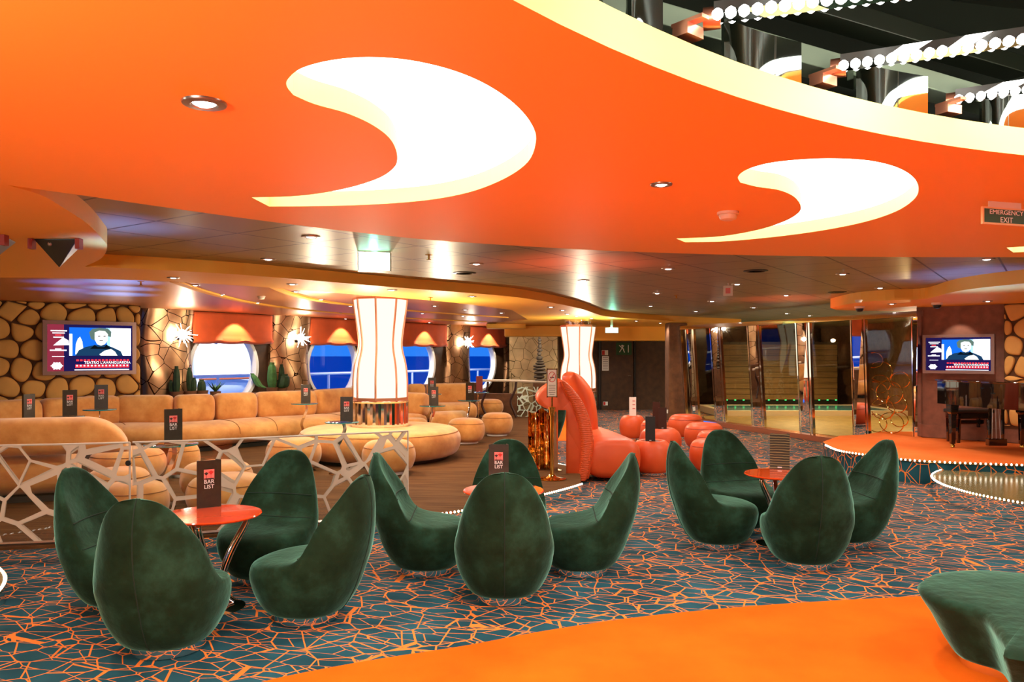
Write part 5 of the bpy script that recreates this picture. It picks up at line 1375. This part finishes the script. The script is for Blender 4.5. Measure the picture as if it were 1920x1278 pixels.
# ---- oculus interior: bulb arms and chrome rim panels
arms = [((1305, 52), (1700, 2)), ((1545, 143), (1920, 90)), ((1762, 203), (1920, 181)), ((1080, -60), (1420, -95)), ((1930, 243), (2060, 228))]
al = ['bulb lined arm reaching to the top border in the ceiling opening', 'bulb lined arm in the middle of the ceiling opening', 'short bulb lined arm at the far right of the ceiling opening', 'bulb lined arm above the top border', 'bulb lined arm beyond the right border']
za = 2.50
for k, ((x0, y0), (x1, y1)) in enumerate(arms[:3]):
    a, b = G(x0, y0, za), G(x1, y1, za); d = (b - a).normalized(); a = a + d * .05; b = a + d * (1.9 if k == 1 else 1.7); n = Vector((-d.y, d.x, 0))
    t = thing('bulb_arm', al[k], 'ceiling light', a, group='bulb lined ceiling arms')
    L = (b - a).length; rz = atan2(d.y, d.x)
    obj('arm_bar', M().box(tuple(d * (L / 2) + Vector((0, 0, .035))), (L, .075, .03), rz), 'mirror', t, smooth=False)
    obj('arm_joint', M().loft([[d * (-.03) + n * (.03 * cos(q)) + Vector((0, 0, .02 + .03 * sin(q))) + d * s_ for q in [2 * pi * j / 16 for j in range(16)]] for s_ in (-.0, .045)]), 'copper', t)
    for side, rr in ((-.042, .016), (.042, .013)):
        for i in range(int(L / .034)):
            c = d * (i * .034 + .01) + n * side + Vector((0, 0, .012 if side < 0 else .03))
            m = M().loft([[(c.x + rr * s_ * cos(q), c.y + rr * s_ * sin(q), c.z + rr * z_) for q in [2 * pi * j / 8 for j in range(8)]] for s_, z_ in ((.3, -.95), (.85, -.5), (1, 0), (.85, .5), (.3, .95))])
            if i < 48: obj('bulb', m, 'bulb', t)
    for u in (.45, 1.1): point(a + d * u + Vector((0, 0, -.05)), 2.2, .05, (1, .95, .86))
    obj('hanging_rod', M().tube([d * (L * .72) + Vector((0, 0, .05)), d * (L * .72) + Vector((0, 0, .64))], .012, 8), 'steel', t)
# chrome fan panels along the rim
angs = [atan2(p.y - OC.y, p.x - OC.x) for p in (G(x, y, za) for x, y in ((1000, -45), (1060, 0), (1272, 72), (1525, 158), (1742, 215), (1925, 252)))]
fl_ = ['chrome fan panel at the top border of the ceiling opening', 'chrome fan panel left of the first bulb arm', 'chrome fan panel between the first and second bulb arms', 'chrome fan panel between the second and third bulb arms', 'chrome fan panel right of the third bulb arm']
for k in range(1, 5):
    a0, a1 = angs[k] - .03, angs[k + 1] + .035
    t = thing('chrome_panel', fl_[k], 'panel', (OC.x, OC.y, ZM + .11), group='chrome fan panels in the ceiling opening'); rings = []
    for i in range(9):
        a = a0 + (a1 - a0) * i / 8; bow = .05 * sin(pi * i / 8); hh = .135 + .02 * sin(pi * i / 8)
        rings.append([Vector(((OR + r_) * cos(a), (OR + r_) * sin(a), z_)) for r_, z_ in ((.03 + bow, .0), (.03 + bow, hh * .5), (.03 + bow, hh), (.04 + bow, hh), (.04 + bow, hh * .5), (.04 + bow, .0))])
    obj('fan_sheet', M().loft(rings), 'fan_mirror', t, angle=40)
    a = a1 - .015
    br = M().box((.02, 0, .02), (.05, .07, .03), a).box((-.03 * cos(a), -.03 * sin(a), .04), (.10, .03, .010), a); br.v = [(x + (OR + .02) * cos(a), y + (OR + .02) * sin(a), z) for x, y, z in br.v]
    obj('bracket', br, 'copper', t, smooth=False)
# light tubes running round the chamber, mirrored in the fan panels
for k, (r_, z_) in enumerate(((3.72, 2.69), (3.35, 2.82), (2.85, 2.99))):
    t = thing('light_tube', ['white light tube low in the ceiling opening, mirrored in the chrome fans', 'white light tube halfway up the ceiling opening, mirrored in the chrome fans', 'white light tube highest in the ceiling opening, mirrored in the chrome fans'][k], 'ceiling light', (OC.x, OC.y, z_), group='light tubes in the ceiling opening')
    obj('tube_lamp', M().tube([(r_ * cos(a), r_ * sin(a), 0) for a in [2 * pi * j / 90 for j in range(90)]], .022, 8, True), 'tube_glow', t)
    for j in range(6): obj('hanger', M().tube([(r_ * cos(j), r_ * sin(j), .02), (r_ * cos(j), r_ * sin(j), 3.148 - z_)], .006, 6), 'steel', t)
for a in (1.5, 1.8, 2.1, 2.35, 2.6, 2.9): point((OC.x + (OR - .3) * cos(a), OC.y + (OR - .3) * sin(a), 2.41), 3.5, .06, (1, .93, .75))  # unseen point lamps added above the rim to brighten the cream cove
# structural beams in the dark chamber
for k, (pa, pb, z) in enumerate((((1240, 40), (1640, 150), 2.66), ((1500, 10), (1840, 110), 2.8), ((1700, 150), (1990, 230), 2.62))):
    a, b = G(*pa, z), G(*pb, z); d = b - a
    o = obj('steel_beam', M().box((0, 0, 0), (d.length * 1.5, .10, .07), atan2(d.y, d.x)), ('dome_green', 'dome_dark', 'dome_green')[k], None, (a + b) / 2, smooth=False, bevel=.004)
    tag(o, ['sage green slotted beam behind the first bulb arm', 'dark beam high in the ceiling opening', 'sage beam behind the third bulb arm'][k], 'beam')
ph = struct(obj('ceiling_chamber_panel', M().box((3.0, 1.35, 2.95), (2.4, .9, .02), .3), 'orange', smooth=False))

# added unseen spots imitating coloured reflections on the dark and bronze ceilings
spot((.75, 8.0, 1.2), 0, 1.2, .8, (1, .15, .08), .1, (0, 0, 1))
def added_glow(px, py, power, col, drop=1.2, size=1.7):
    D = (ZD - H) * F / (HY - py); spot(((px - CX) / F * D, D, ZD - drop), power, size, 1., col, .08, (0, 0, 1))
added_glow(1075, 495, 130, (1, .10, .05)); added_glow(1830, 515, 160, (.06, .2, 1)); [spot((-.575 * y_, y_, 1.45), 260, .95, 1., (.01, .08, 1), .08, (0, .05, 1)) for y_ in (8.9, 9.9)]; [spot((-.502 * y_, y_, 1.45), 560, 1.0, 1., (.02, .14, 1), .08, (0, .05, 1)) for y_ in (8.8, 9.7, 10.6)]; added_glow(235, 425, 50, (.06, .2, 1), .6); added_glow(1475, 560, 70, (1, .12, .06))

# ================================================================== LIGHT
for x, y, p in ((-3.2, -1.2, 80), (-1.6, .4, 75), (7.9, 2.6, 130), (-5.6, 2.2, 50), (-1.9, -2.6, 90)): point((x, y, 1.95), p, .12, (1, .9, .78))  # unseen fill lamps added out of frame to brighten the orange ceiling
for x, y in ((-1.2, 1.4), (.4, .8), (-2.6, 4.0), (2.2, 5.2), (4.2, 4.4), (-.2, 5.0), (1.0, 3.2), (5.6, 5.0)): spot((x, y, ZM - .03), 50, 2.7, .7, (1, .9, .78), .05)  # spots without fixtures, added as general fill under the orange ceiling
for x, y in ((-3.4, 6.5), (-2.6, 9.3), (-4.6, 8.8), (-5.4, 10.8), (-3.0, 12.6), (-1.0, 9.5), (-.6, 13.5), (-4.2, 13.6), (-1.6, 16.2), (1.6, 11.2), (3.2, 9.0), (2.6, 14.5), (5.6, 10.2), (7.2, 9.6), (-.2, 18.5), (3.0, 18.0), (0.2, 7.6), (3.6, 6.9), (2.2, 11.6), (2.9, 12.8), (1.9, 13.8), (3.3, 20.6), (2.2, 20.8), (.3, 20.4), (.9, 20.0), (3.6, 16.4), (5.0, 8.0)): spot((x, y, ZS - .05), 42, 2.7, .7, (1, .87, .70), .05)  # more added spots without fixtures, brightening lounge, pouffes and far walls

w = bpy.data.worlds.new('world'); sc.world = w; w.use_nodes = True
nt = w.node_tree; nt.nodes.clear()
tc = nt.nodes.new('ShaderNodeTexCoord'); sx = nt.nodes.new('ShaderNodeSeparateXYZ'); rp_ = nt.nodes.new('ShaderNodeValToRGB'); bg = nt.nodes.new('ShaderNodeBackground'); ou = nt.nodes.new('ShaderNodeOutputWorld')
rp_.color_ramp.elements[0].color = (*rgb(38, 118, 226), 1); rp_.color_ramp.elements[1].color = (*rgb(10, 70, 190), 1); rp_.color_ramp.elements[1].position = .4
nt.links.new(tc.outputs['Generated'], sx.inputs[0]); nt.links.new(sx.outputs[2], rp_.inputs[0]); nt.links.new(rp_.outputs[0], bg.inputs[0]); bg.inputs[1].default_value = .9; nt.links.new(bg.outputs[0], ou.inputs[0])

cam = bpy.data.cameras.new('camera'); co_ = bpy.data.objects.new('camera', cam); COL.objects.link(co_)
cam.sensor_width = 36; cam.lens = 36 * F / 1920; cam.shift_y = 27 / 1920; cam.clip_end = 20000; cam.clip_start = .02
co_.location = (0, 0, H); co_.rotation_euler = (pi / 2, 0, 0); sc.camera = co_
vs = sc.view_settings; vs.view_transform = 'Standard'; vs.look = 'None'; vs.exposure = .58; vs.gamma = 1; vs.use_curve_mapping = False
cy = sc.cycles; cy.max_bounces = 10; cy.diffuse_bounces = 5; cy.glossy_bounces = 5; cy.transmission_bounces = 6; cy.transparent_max_bounces = 12
cy.sample_clamp_indirect = 6; cy.caustics_reflective = False; cy.caustics_refractive = False; cy.use_denoising = True
